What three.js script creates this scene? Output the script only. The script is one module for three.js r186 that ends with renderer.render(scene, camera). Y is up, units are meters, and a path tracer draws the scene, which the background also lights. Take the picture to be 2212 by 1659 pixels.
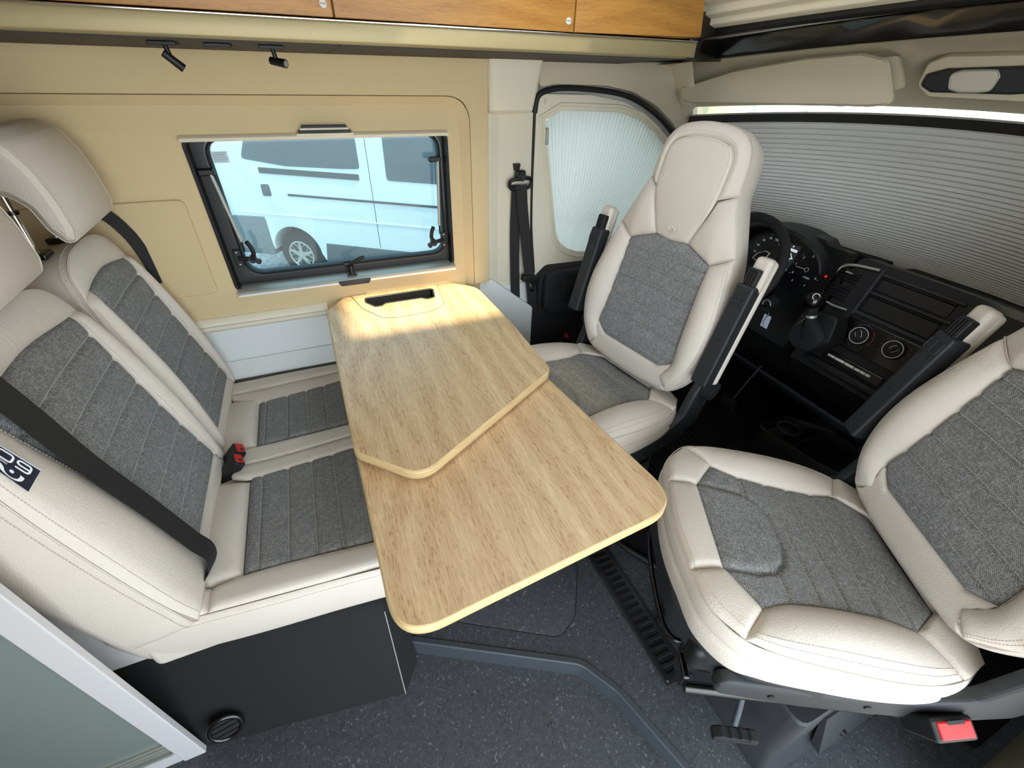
import * as THREE from 'three';
import { RoundedBoxGeometry } from 'three/addons/geometries/RoundedBoxGeometry.js';
import { mergeGeometries, toCreasedNormals } from 'three/addons/utils/BufferGeometryUtils.js';

// ---------------------------------------------------------------- camera, sky, sun, exposure
const scene = new THREE.Scene();
const renderer = new THREE.WebGLRenderer({ antialias: true });
renderer.toneMapping = THREE.LinearToneMapping;
renderer.toneMappingExposure = 1.15;
renderer.shadowMap.enabled = true;
const camera = new THREE.PerspectiveCamera(83.06, 2212 / 1659, 0.01, 200);
camera.position.set(0, 1.58, 1.75);
camera.quaternion.setFromRotationMatrix(new THREE.Matrix4().makeBasis(
  new THREE.Vector3(0.9207, 0.0260, 0.3893).normalize(), new THREE.Vector3(0.2118, 0.8040, -0.5552).normalize(), new THREE.Vector3(-0.3275, 0.5933, 0.7355).normalize()));
scene.background = new THREE.Color(0.79, 0.90, 1.02);
scene.backgroundIntensity = 5.0;
const SUN = new THREE.Vector3(0.30, 1, 0.42).normalize();
const sun = new THREE.DirectionalLight(new THREE.Color(1.0, 0.86, 0.60), 8);
sun.position.copy(SUN).multiplyScalar(12); sun.castShadow = true; sun.shadow.radius = 8;
Object.assign(sun.shadow.camera, { left: -5, right: 5, top: 5, bottom: -5, near: 1, far: 30 });
sun.shadow.mapSize.set(4096, 4096); sun.name = 'sun';
scene.add(sun, sun.target);

// ---------------------------------------------------------------- helpers
const V = (x, y, z) => new THREE.Vector3(x, y, z), V2 = (x, y) => new THREE.Vector2(x, y);
let seed = 11; const rnd = () => { seed = (Math.imul(seed, 1664525) + 1013904223) >>> 0; return seed / 4294967296; };
const taken = {};
function numbered(n) { const k = taken[n] = (taken[n] ?? -1) + 1; return k ? n + '_' + String(k).padStart(3, '0') : n; }
function part(name, geo, mat, parent) {
  const g = Array.isArray(geo) ? join(geo) : geo, m = new THREE.Mesh(g, mat);
  m.name = name; m.castShadow = m.receiveShadow = true; parent.add(m); return m;
}
function holder(name, parent) { const g = new THREE.Group(); g.name = name; parent.add(g); return g; }
function thing(name, label, category, pos = [0, 0, 0], turn = 0, group) {
  const o = new THREE.Group(); o.name = numbered(name); scene.add(o); o.position.set(...pos); o.rotation.y = turn;
  o.userData = { label, category }; if (group) o.userData.group = group; return o;
}
function struct(name, geo, mat) { const m = part(numbered(name), geo, mat, scene); m.userData.kind = 'structure'; return m; }
function structGroup(name, label) { const g = holder(numbered(name), scene); g.userData.kind = 'structure'; if (label) g.userData.label = label; return g; }
function join(list) {
  const gs = list.map((g) => { let h = g.index ? g.toNonIndexed() : g; for (const k of Object.keys(h.attributes)) if (!['position', 'normal', 'uv'].includes(k)) h.deleteAttribute(k); if (!h.attributes.uv) h = uvBox(h); h.morphAttributes = {}; return h; });
  return mergeGeometries(gs, false);
}
function uvBox(geo) {               // uv in metres, by the way each face points
  const g = geo.index ? geo.toNonIndexed() : geo, p = g.attributes.position, uv = new Float32Array(p.count * 2);
  const a = V(0, 0, 0), b = V(0, 0, 0), c = V(0, 0, 0);
  for (let i = 0; i < p.count; i += 3) {
    a.fromBufferAttribute(p, i); b.fromBufferAttribute(p, i + 1).sub(a); c.fromBufferAttribute(p, i + 2).sub(a); b.cross(c);
    const ax = Math.abs(b.x), ay = Math.abs(b.y), az = Math.abs(b.z);
    for (let k = 0; k < 3; k++) {
      const x = p.getX(i + k), y = p.getY(i + k), z = p.getZ(i + k);
      const q = ay >= ax && ay >= az ? [x, z] : az >= ax ? [x, y] : [z, y];
      uv[2 * (i + k)] = q[0]; uv[2 * (i + k) + 1] = q[1];
    }
  }
  g.setAttribute('uv', new THREE.BufferAttribute(uv, 2)); return g;
}
const bx = (x0, x1, y0, y1, z0, z1, r = 0.003) => { // rounded box between two corners
  const w = x1 - x0, h = y1 - y0, d = z1 - z0, g = new RoundedBoxGeometry(w, h, d, 2, Math.min(r, w / 2.01, h / 2.01, d / 2.01));
  g.translate((x0 + x1) / 2, (y0 + y1) / 2, (z0 + z1) / 2); return uvBox(g);
};
const cyl = (a, b, r0, r1 = r0, n = 20) => { const d = b.clone().sub(a), g = new THREE.CylinderGeometry(r1, r0, d.length(), n); g.applyQuaternion(new THREE.Quaternion().setFromUnitVectors(V(0, 1, 0), d.clone().normalize())); g.translate(...a.clone().add(b).multiplyScalar(0.5).toArray()); return g; };
const tube = (pts, r, closed = false, seg = 40, n = 8) => new THREE.TubeGeometry(new THREE.CatmullRomCurve3(pts, closed, 'centripetal'), seg, r, n, closed);
const area = (p) => p.reduce((s, a, i) => { const b = p[(i + 1) % p.length]; return s + a.x * b.y - b.x * a.y; }, 0) / 2;
function roundPoly(pts, r = 0, seg = 7) {          // closed polygon with rounded corners
  const out = [], n = pts.length;
  pts.forEach((q, i) => {
    const p = V2(...q), a = V2(...pts[(i + n - 1) % n]).sub(p), b = V2(...pts[(i + 1) % n]).sub(p), rr = Array.isArray(r) ? r[i] : r;
    if (!rr) return out.push(p);
    const la = a.length(), lb = b.length(), ang = Math.acos(THREE.MathUtils.clamp(a.dot(b) / la / lb, -1, 1)), t = Math.min(rr / Math.tan(ang / 2), la * 0.49, lb * 0.49);
    const p0 = p.clone().addScaledVector(a, t / la), p1 = p.clone().addScaledVector(b, t / lb);
    for (let k = 0; k <= seg; k++) { const s = k / seg, m = p0.clone().multiplyScalar((1 - s) ** 2).addScaledVector(p, 2 * s * (1 - s)).addScaledVector(p1, s * s); out.push(m); }
  });
  return out;
}
function extrude(pts, holes, h0, h1, bev, axes) {   // 2D outline (a, b) extruded along the third axis from h0 to h1
  const sh = new THREE.Shape(pts.map((p) => (p.isVector2 ? p : V2(...p)))); for (const h of holes || []) sh.holes.push(new THREE.Path(h.map((p) => (p.isVector2 ? p : V2(...p)))));
  const g = new THREE.ExtrudeGeometry(sh, { depth: h1 - h0 - 2 * bev, bevelEnabled: bev > 0, bevelThickness: bev, bevelSize: bev, bevelOffset: -bev, bevelSegments: 3, curveSegments: 1 });
  g.translate(0, 0, bev);
  const m = new THREE.Matrix4();
  if (axes === 'xy') m.makeTranslation(0, 0, h0);
  else if (axes === 'xz') m.makeBasis(V(1, 0, 0), V(0, 0, 1), V(0, -1, 0)).setPosition(0, h1, 0);
  else m.makeBasis(V(0, 0, 1), V(0, 1, 0), V(-1, 0, 0)).setPosition(h1, 0, 0);     // 'zy'
  g.applyMatrix4(m); return uvBox(toCreasedNormals(g, 0.55));
}
const eXY = (p, z0, z1, bev = 0, holes) => extrude(p, holes, z0, z1, bev, 'xy');
const eXZ = (p, y0, y1, bev = 0, holes) => extrude(p, holes, y0, y1, bev, 'xz');
const eZY = (p, x0, x1, bev = 0, holes) => extrude(p, holes, x0, x1, bev, 'zy');
function sweepLoop(contour, profile, map, closedProfile = true, crease = 0.6) {   // profile: [outward offset, height]
  const c = area(contour) < 0 ? contour.slice().reverse() : contour, n = c.length, m = profile.length, pos = [], idx = [], uv = [];
  let run = 0;
  for (let i = 0; i <= n; i++) {
    const p = c[i % n], a = c[(i + n - 1) % n], b = c[(i + 1) % n], ta = p.clone().sub(a).normalize(), tb = b.clone().sub(p).normalize(), t = ta.clone().add(tb).normalize(), k = 1 / Math.max(0.5, t.dot(tb));
    if (i) run += p.distanceTo(c[i - 1]);
    let acc = 0;
    profile.forEach(([o, h], j) => { if (j) acc += Math.hypot(o - profile[j - 1][0], h - profile[j - 1][1]); pos.push(...map(p.x + t.y * o * k, p.y - t.x * o * k, h)); uv.push(run, acc); });
  }
  const e = closedProfile ? m : m - 1;
  for (let i = 0; i < n; i++) for (let j = 0; j < e; j++) { const a = i * m + j, b = i * m + (j + 1) % m, d = a + m, f = b + m; idx.push(a, d, b, b, d, f); }
  const g = new THREE.BufferGeometry(); g.setAttribute('position', new THREE.Float32BufferAttribute(pos, 3)); g.setAttribute('uv', new THREE.Float32BufferAttribute(uv, 2)); g.setIndex(idx);
  return toCreasedNormals(g, crease);
}
function curve(pts, smooth = true) {               // arc-length curve through points
  const s = smooth && pts.length > 2 ? new THREE.CatmullRomCurve3(pts, false, 'centripetal').getPoints(pts.length * 16) : pts, L = [0];
  for (let i = 1; i < s.length; i++) L.push(L[i - 1] + s[i].distanceTo(s[i - 1]));
  const f = (t) => { const d = THREE.MathUtils.clamp(t, 0, 1) * L[L.length - 1]; let i = 1; while (i < s.length - 1 && L[i] < d) i++; return s[i - 1].clone().lerp(s[i], (d - L[i - 1]) / Math.max(1e-9, L[i] - L[i - 1])); };
  f.len = L[L.length - 1]; return f;
}
// Upholstery panel: a Coons patch between four edge curves, swollen along its normal, its edges drawn in like a seam
function panel(b, t, l, r, o = {}) {
  const { nu = 40, nv = 40, puff = 0.008, edge = 0.018, out = V(0, 1, 0), disp, sides = [1, 1, 1, 1], belly = 0 } = o;
  l ??= curve([b(0), t(0)]); r ??= curve([b(1), t(1)]);
  const P00 = b(0), P10 = b(1), P01 = t(0), P11 = t(1), LU = (b.len + t.len) / 2, LV = (l.len + r.len) / 2;
  const raw = (u, v) => b(u).multiplyScalar(1 - v).addScaledVector(t(u), v).addScaledVector(l(v), 1 - u).addScaledVector(r(v), u)
    .addScaledVector(P00, -(1 - u) * (1 - v)).addScaledVector(P10, -u * (1 - v)).addScaledVector(P01, -(1 - u) * v).addScaledVector(P11, -u * v);
  const e1 = (d) => { const k = Math.min(1, d / edge); return Math.sqrt(Math.max(0, 1 - (1 - k) ** 2)); };
  const h = 0.004;
  const at = (u, v, lift = 0) => {
    const p = raw(u, v), u0 = Math.max(0, u - h), u1 = Math.min(1, u + h), v0 = Math.max(0, v - h), v1 = Math.min(1, v + h);
    const n = raw(u1, v).sub(raw(u0, v)).cross(raw(u, v1).sub(raw(u, v0))).normalize(); if (n.dot(out) < 0) n.negate();
    const e = Math.min(sides[0] ? e1(v * LV) : 1, sides[1] ? e1((1 - v) * LV) : 1) * Math.min(sides[2] ? e1(u * LU) : 1, sides[3] ? e1((1 - u) * LU) : 1);
    const d = puff * e + belly * Math.sin(Math.PI * u) ** 0.8 * Math.sin(Math.PI * v) ** 0.8 + (disp ? disp(p, u, v) : 0);
    p.addScaledVector(n, d + lift); p.n = n; return p;
  };
  const pos = [], uv = [], idx = [];
  for (let j = 0; j <= nv; j++) for (let i = 0; i <= nu; i++) { const p = at(i / nu, j / nv); pos.push(p.x, p.y, p.z); uv.push(i / nu * LU, j / nv * LV); }
  const s = raw(0.52, 0.5).sub(raw(0.48, 0.5)).cross(raw(0.5, 0.52).sub(raw(0.5, 0.48))).dot(out) > 0;
  for (let j = 0; j < nv; j++) for (let i = 0; i < nu; i++) { const a = j * (nu + 1) + i, c = a + nu + 1; s ? idx.push(a, a + 1, c, a + 1, c + 1, c) : idx.push(a, c, a + 1, a + 1, c, c + 1); }
  const g = new THREE.BufferGeometry(); g.setAttribute('position', new THREE.Float32BufferAttribute(pos, 3)); g.setAttribute('uv', new THREE.Float32BufferAttribute(uv, 2)); g.setIndex(idx); g.computeVertexNormals();
  return { geo: g, at, LU, LV };
}
function stitches(pts, gap = 0.0065, len = 0.0042, r = 0.0007) {   // single threads along a sampled line
  const f = curve(pts, false), out = [], n = Math.floor(f.len / gap);
  for (let i = 0; i < n; i++) {
    const a = f((i + 0.2) / n), d = f((i + 0.2 + len / gap) / n).sub(a); if (d.lengthSq() < 1e-9) continue;
    const g = new THREE.BoxGeometry(r * 2, r * 2, d.length()); g.applyQuaternion(new THREE.Quaternion().setFromUnitVectors(V(0, 0, 1), d.clone().normalize())); a.addScaledVector(d, 0.5); g.translate(a.x, a.y, a.z); out.push(g.toNonIndexed());
  }
  return out;
}
const along = (p, fn, n = 60, lift = 0.0004) => Array.from({ length: n + 1 }, (_, i) => p.at(...fn(i / n), lift));
function ribbon(pts, side, w, th = 0.0022, smooth = true) {         // belt webbing
  const f = curve(pts, smooth), n = 60, g = [], S = Array.isArray(side) ? curve(side, smooth) : () => side.clone();
  const pos = [], uv = [], idx = [];
  for (let i = 0; i <= n; i++) {
    const t = i / n, p = f(t), d = f(Math.min(1, t + 0.01)).sub(f(Math.max(0, t - 0.01))).normalize(), s = S(t).normalize(), nn = d.clone().cross(s).normalize(); s.copy(nn).cross(d).normalize();
    for (const [a, b] of [[-1, -1], [-0.94, 1], [0.94, 1], [1, -1], [-1, -1]]) { const q = p.clone().addScaledVector(s, a * w / 2).addScaledVector(nn, b * th / 2); pos.push(q.x, q.y, q.z); uv.push(a * w / 2, t * f.len); }
  }
  for (let i = 0; i < n; i++) for (let k = 0; k < 4; k++) { const a = i * 5 + k, b = a + 5; idx.push(a, b, a + 1, a + 1, b, b + 1); }
  const geo = new THREE.BufferGeometry(); geo.setAttribute('position', new THREE.Float32BufferAttribute(pos, 3)); geo.setAttribute('uv', new THREE.Float32BufferAttribute(uv, 2)); geo.setIndex(idx); return toCreasedNormals(geo, 0.7);
}
function loft(loops, cap = true) {                  // stacked loops of equal point count, closed, first and last capped
  const n = loops[0].length, pos = loops.flat().flatMap((p) => p.toArray()), idx = [];
  for (let k = 0; k < loops.length - 1; k++) for (let i = 0; i < n; i++) { const a = k * n + i, b = k * n + (i + 1) % n; idx.push(a, b, a + n, b, b + n, a + n); }
  if (cap) for (const [k, s] of [[0, 1], [loops.length - 1, 0]]) for (const f of THREE.ShapeUtils.triangulateShape(flat2(loops[k]), [])) idx.push(...(s ? [f[0], f[2], f[1]] : f).map((q) => q + k * n));
  const g = new THREE.BufferGeometry(); g.setAttribute('position', new THREE.Float32BufferAttribute(pos, 3)); g.setIndex(idx); return uvBox(toCreasedNormals(g, 0.6));
}
function flat2(loop) {
  const n = V(0, 0, 0); loop.forEach((p, i) => n.add(p.clone().cross(loop[(i + 1) % loop.length])));
  const x = Math.abs(n.x), y = Math.abs(n.y), z = Math.abs(n.z); return loop.map((p) => (y >= x && y >= z ? V2(p.x, p.z) : z >= x ? V2(p.x, p.y) : V2(p.z, p.y)));
}

// ---------------------------------------------------------------- computed textures and materials
function hash(x, y, s) { let h = Math.imul(x, 374761393) ^ Math.imul(y, 668265263) ^ Math.imul(s, 2147483647); h = Math.imul(h ^ (h >>> 13), 1274126177); return ((h ^ (h >>> 16)) >>> 0) / 4294967296; }
function pn(x, y, px, py, s = 0) {                 // periodic value noise
  const xi = Math.floor(x), yi = Math.floor(y), f = (t) => t * t * (3 - 2 * t), u = f(x - xi), v = f(y - yi), m = (a, b) => ((a % b) + b) % b;
  const a = hash(m(xi, px), m(yi, py), s), b = hash(m(xi + 1, px), m(yi, py), s), c = hash(m(xi, px), m(yi + 1, py), s), d = hash(m(xi + 1, px), m(yi + 1, py), s);
  return a + (b - a) * u + (c - a) * v + (a - b - c + d) * u * v;
}
function tex(n, fn, metres, color = true, mx = metres) {
  const d = new Uint8Array(n * n * 4);
  for (let j = 0; j < n; j++) for (let i = 0; i < n; i++) { const c = fn(i / n, j / n, i, j), k = 4 * (j * n + i), a = Array.isArray(c) ? c : [c, c, c]; for (let q = 0; q < 3; q++) d[k + q] = THREE.MathUtils.clamp(Math.round(a[q]), 0, 255); d[k + 3] = 255; }
  const t = new THREE.DataTexture(d, n, n); t.wrapS = t.wrapT = THREE.RepeatWrapping; t.magFilter = THREE.LinearFilter; t.minFilter = THREE.LinearMipmapLinearFilter; t.generateMipmaps = true;
  if (color) t.colorSpace = THREE.SRGBColorSpace; t.repeat.set(1 / mx, 1 / metres); t.needsUpdate = true; return t;
}
const std = (color, rough, o = {}) => new THREE.MeshStandardMaterial({ color, roughness: rough, ...o });
const phys = (color, rough, o = {}) => new THREE.MeshPhysicalMaterial({ color, roughness: rough, ...o });
const grain = tex(512, (u, v) => { let s = 0; for (const [f, a] of [[48, 0.5], [96, 0.35], [160, 0.25]]) s += a * Math.abs(pn(u * f, v * f, f, f, f) - 0.5) * 2; return 255 * Math.min(1, s); }, 0.14, false);
const fine = tex(256, (u, v) => 120 + 120 * (pn(u * 128, v * 128, 128, 128, 3) - 0.5) + 60 * (pn(u * 40, v * 40, 40, 40, 4) - 0.5), 0.12, false);
const weave = (lo, hi, sd) => tex(512, (u, v, i, j) => {
  const cx = i >> 2, cy = j >> 2, over = (cx + cy) & 1, slub = pn(u * 128, v * 24, 128, 24, sd) * 0.5 + pn(u * 24, v * 128, 24, 128, sd + 1) * 0.5, k = hash(cx, cy, sd + 2);
  const dx = (i & 3) - 1.5, dy = (j & 3) - 1.5, round = 1 - 0.14 * (over ? dx * dx : dy * dy);
  const m = Math.min(1, Math.max(0, (over ? 0.72 : 0.18) + (k - 0.5) * 0.55 + (slub - 0.5) * 0.5)) * round; return lo.map((a, q) => a + (hi[q] - a) * m);
}, 0.26);
const weaveBump = tex(512, (u, v, i, j) => { const over = ((i >> 2) + (j >> 2)) & 1, dx = (i & 3) - 1.5, dy = (j & 3) - 1.5; return 90 + (over ? 120 : 70) - 28 * (over ? dx * dx : dy * dy); }, 0.26, false);
function wood(base, dark, sd, metres, pores = 1) {  // grain runs along v
  return tex(1024, (u, v) => {
    const warp = pn(u * 3, v * 2, 3, 2, sd) * 0.30 + pn(u * 7, v * 3, 7, 3, sd + 1) * 0.08;
    const ring = 0.5 + 0.5 * Math.sin((u * 9 + warp * 5) * 6.283), band = pn(u * 10 + warp * 2, v * 2, 10, 2, sd + 2);
    const fib = pn(u * 340, v * 22, 340, 22, sd + 3), fib2 = pn(u * 130, v * 9, 130, 9, sd + 4);
    const p = Math.max(0, pn(u * 300 + warp * 10, v * 46, 300, 46, sd + 5) - 0.60) * 1.7 * (0.45 + 0.55 * ring) * pores;
    const k = 0.16 * ring + 0.20 * (band - 0.45) + 0.24 * (fib - 0.5) + 0.16 * (fib2 - 0.5) + p * 0.7; return base.map((a, q) => a + (dark[q] - a) * Math.max(-0.25, Math.min(1, k)));
  }, metres);
}
const M = {};
M.leather = std(0xd4cabd, 0.52, { bumpMap: grain, bumpScale: 0.0006 });
M.leatherGrey = M.leather;
M.thread = std(0xc9bfb2, 0.8);
M.fabric = std(0xffffff, 0.95, { map: weave([84, 84, 84], [186, 185, 181], 5), bumpMap: weaveBump, bumpScale: 0.0004 });
M.darkThread = std(0xb4b2ab, 0.9);
M.oak = std(0xffffff, 0.42, { map: wood([229, 199, 156], [160, 116, 74], 21, 0.62) });
const lockerTex = wood([187, 133, 62], [128, 78, 30], 41, 0.5, 0.6); lockerTex.rotation = Math.PI / 2;
M.lockerWood = std(0xffffff, 0.38, { map: lockerTex });
M.edgeBand = std(0xffffff, 0.45, { map: tex(256, (u, v) => { const k = pn(u * 6, v * 40, 6, 40, 8) * 0.6 + pn(u * 20, v * 90, 20, 90, 9) * 0.4; return [232 - 40 * k, 205 - 44 * k, 158 - 52 * k]; }, 0.05, true, 0.3) });
M.floor = std(0xffffff, 0.55, { map: tex(1024, (u, v) => {
  let c = 66 + 12 * (pn(u * 60, v * 60, 60, 60, 1) - 0.5) + 14 * (pn(u * 256, v * 256, 256, 256, 2) - 0.5), b = [c * 0.95, c * 0.99, c * 1.05];
  for (const [f, th, s, col] of [[70, 0.81, 3, 120], [110, 0.82, 4, 112], [44, 0.89, 5, 130], [90, 0.84, 6, 30], [150, 0.82, 7, 100]]) { const n = pn(u * f, v * f, f, f, s + 20) * 0.72 + pn(u * f * 2, v * f * 2, f * 2, f * 2, s + 40) * 0.28; if (n > th - 0.02) { const k = Math.min(1, (n - th + 0.02) / 0.05); b = b.map((a, q) => a + (col * [0.96, 0.99, 1.02][q] - a) * k * 0.85); } }
  return b;
}, 0.52) });
M.wall = std(0xd0ba90, 0.85, { bumpMap: fine, bumpScale: 0.0004 });
M.wallLow = std(0xdde0de, 0.6, { bumpMap: fine, bumpScale: 0.0002 });
M.trimCream = std(0xe0d7bf, 0.6, { bumpMap: fine, bumpScale: 0.0003 });
M.headliner = std(0xc6baa0, 0.9, { bumpMap: fine, bumpScale: 0.0005 });
M.black = std(0x0c0c0d, 0.5);
M.carpet = std(0x070708, 1.0);
M.grille = std(0x1d1d1f, 0.45);
M.blackSoft = std(0x141416, 0.75, { bumpMap: fine, bumpScale: 0.0004 });
M.carpetMat = std(0x0a0a0c, 0.9, { bumpMap: fine, bumpScale: 0.0006 });
M.gloss = phys(0x060607, 0.28, { clearcoat: 0.6, clearcoatRoughness: 0.08 });
M.dash = std(0x0b0b0c, 0.6, { bumpMap: grain, bumpScale: 0.0004 });
M.rubber = std(0x101010, 0.6);
M.baseDark = std(0x0f0f0f, 0.85, { bumpMap: fine, bumpScale: 0.0002 });
M.plastic = std(0x27292c, 0.55, { bumpMap: fine, bumpScale: 0.0003 });
M.armPlastic = std(0x202225, 0.55, { bumpMap: fine, bumpScale: 0.0003 });
M.railMetal = std(0xb0a27c, 0.5, { metalness: 0.55 });
M.chrome = std(0xd8d8d8, 0.16, { metalness: 1 });
M.satin = std(0xb0b1a8, 0.5, { metalness: 0.6 });
M.stepGrey = std(0x41464b, 0.5, { metalness: 0.2 });
M.white = std(0xe2e0dc, 0.5);
M.frameWhite = std(0xcfcccb, 0.5);
M.red = std(0xc81812, 0.45);
M.belt = std(0xffffff, 0.8, { map: tex(128, (u, v) => { const k = 26 + 14 * (Math.sin(u * 6.283 * 16) * 0.5 + 0.5) * (0.6 + 0.4 * Math.sin(v * 6.283 * 40)); return [k, k * 0.97, k * 0.93]; }, 0.05) });
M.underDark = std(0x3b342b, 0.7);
M.pleat = phys(0xd4d7d4, 0.9, { transmission: 0.24, thickness: 0 });
M.pleatDark = std(0xd6d4ce, 0.7);
M.frameBlack = std(0x0c0b0a, 0.5);
M.glass = phys(0x8aaab4, 0.02, { transmission: 0.82, thickness: 0, ior: 1.49 });
M.clearGlass = phys(0xe4f2ee, 0.02, { transmission: 1, thickness: 0, ior: 1.5 });

// ================================================================ the setting
// floor: low entrance floor, raised platform with its grey step edge
struct('floor', bx(-2.2, 2.4, -0.06, 0, -0.12, 2.02, 0.002), M.floor);
const stepPath = [[-0.02, 1.052], [0.46, 1.322], [0.525, 1.43], [0.705, 2.02]];
const stepRound = (() => { const full = roundPoly([[-0.3, 0.6], ...stepPath, [2.4, 2.02], [2.4, 0.6]], [0, 0, 0.09, 0.12, 0, 0, 0], 6); return full; })();
const platform = roundPoly([[-0.02, -0.1], [-0.02, 1.052], [0.46, 1.322], [0.525, 1.43], [0.705, 2.02], [2.4, 2.02], [2.4, -0.1]], [0, 0, 0.09, 0.12, 0, 0, 0], 6);
struct('floor', eXZ(platform, 0, 0.075, 0), M.floor);
{ // step edge strip: vertical face with a lip, in two lengths as in the photo
  const edge = roundPoly([[-0.02, 1.052], [0.46, 1.322], [0.525, 1.43], [0.705, 2.02]], [0, 0.09, 0.12, 0], 6);
  const prof = [[0.001, 0.0005], [0.006, 0.0005], [0.006, 0.074], [0.003, 0.079], [-0.012, 0.079], [-0.014, 0.0755], [0.001, 0.0755]];
  const open = (pts) => { const pos = [], idx = [], m = prof.length; pts.forEach((p, i) => { const a = pts[Math.max(0, i - 1)], b = pts[Math.min(pts.length - 1, i + 1)], t = b.clone().sub(a).normalize(); for (const [o, h] of prof) pos.push(p.x - t.y * o, h, p.y + t.x * o); });
    for (let i = 0; i < pts.length - 1; i++) for (let j = 0; j < m; j++) { const a = i * m + j, b = i * m + (j + 1) % m; idx.push(a, b, a + m, b, b + m, a + m); }
    const g = new THREE.BufferGeometry(); g.setAttribute('position', new THREE.Float32BufferAttribute(pos, 3)); g.setIndex(idx); return uvBox(toCreasedNormals(g, 0.5)); };
  const k = 11; const t = structGroup('trim_1');
  part('step_edge', open(edge.slice(0, k)), M.stepGrey, t); part('step_edge', open(edge.slice(k - 1)), M.stepGrey, t);
  part('step_light', cyl(V(0.578, 0.045, 1.588), V(0.572, 0.045, 1.59), 0.014, 0.014, 24), M.satin, t);
}
{ // hatch in the platform under the table: a lid with a rubber joint round it
  const lid = roundPoly([[0.02, 0.985], [0.435, 1.228], [0.51, 1.19], [0.612, 1.03], [0.60, 0.45], [0.02, 0.45]], [0.03, 0.05, 0.05, 0.06, 0.04, 0.03], 6);
  const t = thing('floor_hatch', 'speckled floor hatch lid with thin black joint under the table', 'hatch', [0, 0.075, 0]);
  part('lid', eXZ(lid, 0, 0.0022, 0.0006), M.floor, t);
  part('joint', sweepLoop(lid, [[0, 0.0002], [0.0028, 0.0002], [0.0028, 0.0012], [0, 0.0012]], (a, b, h) => [a, h, b]), M.rubber, t);
}
{ // black slotted heating grille in the floor
  const t = thing('floor_grille', 'long black slotted heating grille set in the speckled floor', 'grille', [0, 0.075, 0]);
  const holes = []; for (let i = 0; i < 29; i++) { const z = 0.70 + i * 0.0262; if (z < 1.455) holes.push(roundPoly([[0.686, z], [0.740, z], [0.740, z + 0.0145], [0.686, z + 0.0145]], 0.006, 3)); }
  part('plate', eXZ(roundPoly([[0.667, 0.68], [0.758, 0.68], [0.758, 1.478], [0.667, 1.478]], 0.002, 2), 0.004, 0.0075, 0.0008, holes), M.grille, t);
  part('well', bx(0.672, 0.753, 0.0003, 0.0035, 0.685, 1.473, 0.001), M.rubber, t);
  for (const [x, z] of [[0.676, 1.467], [0.750, 1.467]]) part('screw', cyl(V(x, 0.007, z), V(x, 0.0085, z), 0.003, 0.0026, 10), M.satin, t);
}
// left wall: window panel, proud surround, lower white panel, ledge
const WX0 = -0.333, WX1 = 0.487, WY0 = 0.885, WY1 = 1.372;
const winHole = roundPoly([[WX0, WY0], [WX1, WY0], [WX1, WY1], [WX0, WY1]], 0.02, 4);
const wl = structGroup('wall_left');
part('window_panel', eXY([[-2.2, 0.74], [0.64, 0.74], [0.64, 1.62], [-2.2, 1.62]], -0.06, 0, 0.002, [winHole]), M.wall, wl);
const recess = roundPoly([[-2.3, 0.70], [0.555, 0.70], [0.553, 1.472], [-2.3, 1.472]], [0, 0, 0.075, 0], 8);
{ // the surround stands proud; its lower edge slopes into the panel
  const outer = [[-2.2, 1.62], [-2.2, 1.485]]; const arc = recess.filter((p) => p.x > -2.2 && p.y > 0.79).map((p) => [p.x, p.y]);
  const sh = roundPoly([[-2.2, 1.487], [0.57, 1.487], [0.572, 0.79], [0.64, 0.79], [0.64, 1.62], [-2.2, 1.62]], [0, 0.085, 0, 0, 0, 0], 8);
  part('upper_surround', eXY(sh, -0.002, 0.026, 0.004), M.wall, wl);
  const a = curve(roundPoly([[-2.2, 1.485], [0.568, 1.485], [0.57, 0.79]], [0, 0.085, 0], 8).map((p) => V(p.x, p.y, 0.0245)), false), b = curve(roundPoly([[-2.2, 1.459], [0.537, 1.459], [0.537, 0.79]], [0, 0.07, 0], 8).map((p) => V(p.x, p.y, 0.0005)), false);
  part('surround_slope', panel(b, a, null, null, { nu: 120, nv: 6, puff: 0, out: V(0, 0, 1) }).geo, M.wall, wl);
}
part('side_cover', eXY(roundPoly([[-0.98, 0.889], [-0.392, 0.889], [-0.386, 1.207], [-0.98, 1.207]], 0.022, 6), -0.002, 0.010, 0.004), M.wall, wl);
part('wall_ledge', eZY(roundPoly([[-0.03, 0.742], [0.012, 0.742], [0.021, 0.752], [0.021, 0.778], [0.008, 0.793], [-0.03, 0.795]], [0, 0.004, 0.004, 0.008, 0.006, 0], 3), -2.2, -0.045, 0), M.trimCream, wl);
part('ledge_strip', bx(-2.2, -0.045, 0.7655, 0.7685, 0.0195, 0.0225, 0.001), M.satin, wl);
part('lower_panel', eXY([[-2.2, -0.05], [0.87, -0.05], [0.87, 0.742], [-2.2, 0.742]], -0.07, -0.02, 0.001), M.wallLow, wl);
part('lower_cap', eXY(roundPoly([[0.60, 0.55], [0.872, 0.40], [0.872, 0.62], [0.66, 0.792], [0.60, 0.792]], [0, 0, 0.02, 0.01, 0.004], 3), -0.04, 0.010, 0.003), M.wallLow, wl);
part('lower_skirt', eZY([[-0.03, 0.535], [0.026, 0.530], [0.026, 0.542], [-0.012, 0.592], [-0.03, 0.585]], -2.2, 0.55, 0.001), M.wallLow, wl);
part('outer_skin', eXY([[-2.2, -0.06], [0.66, -0.06], [0.66, 2.0], [-2.2, 2.0]], -0.10, -0.062, 0, [winHole]), M.white, wl);
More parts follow.
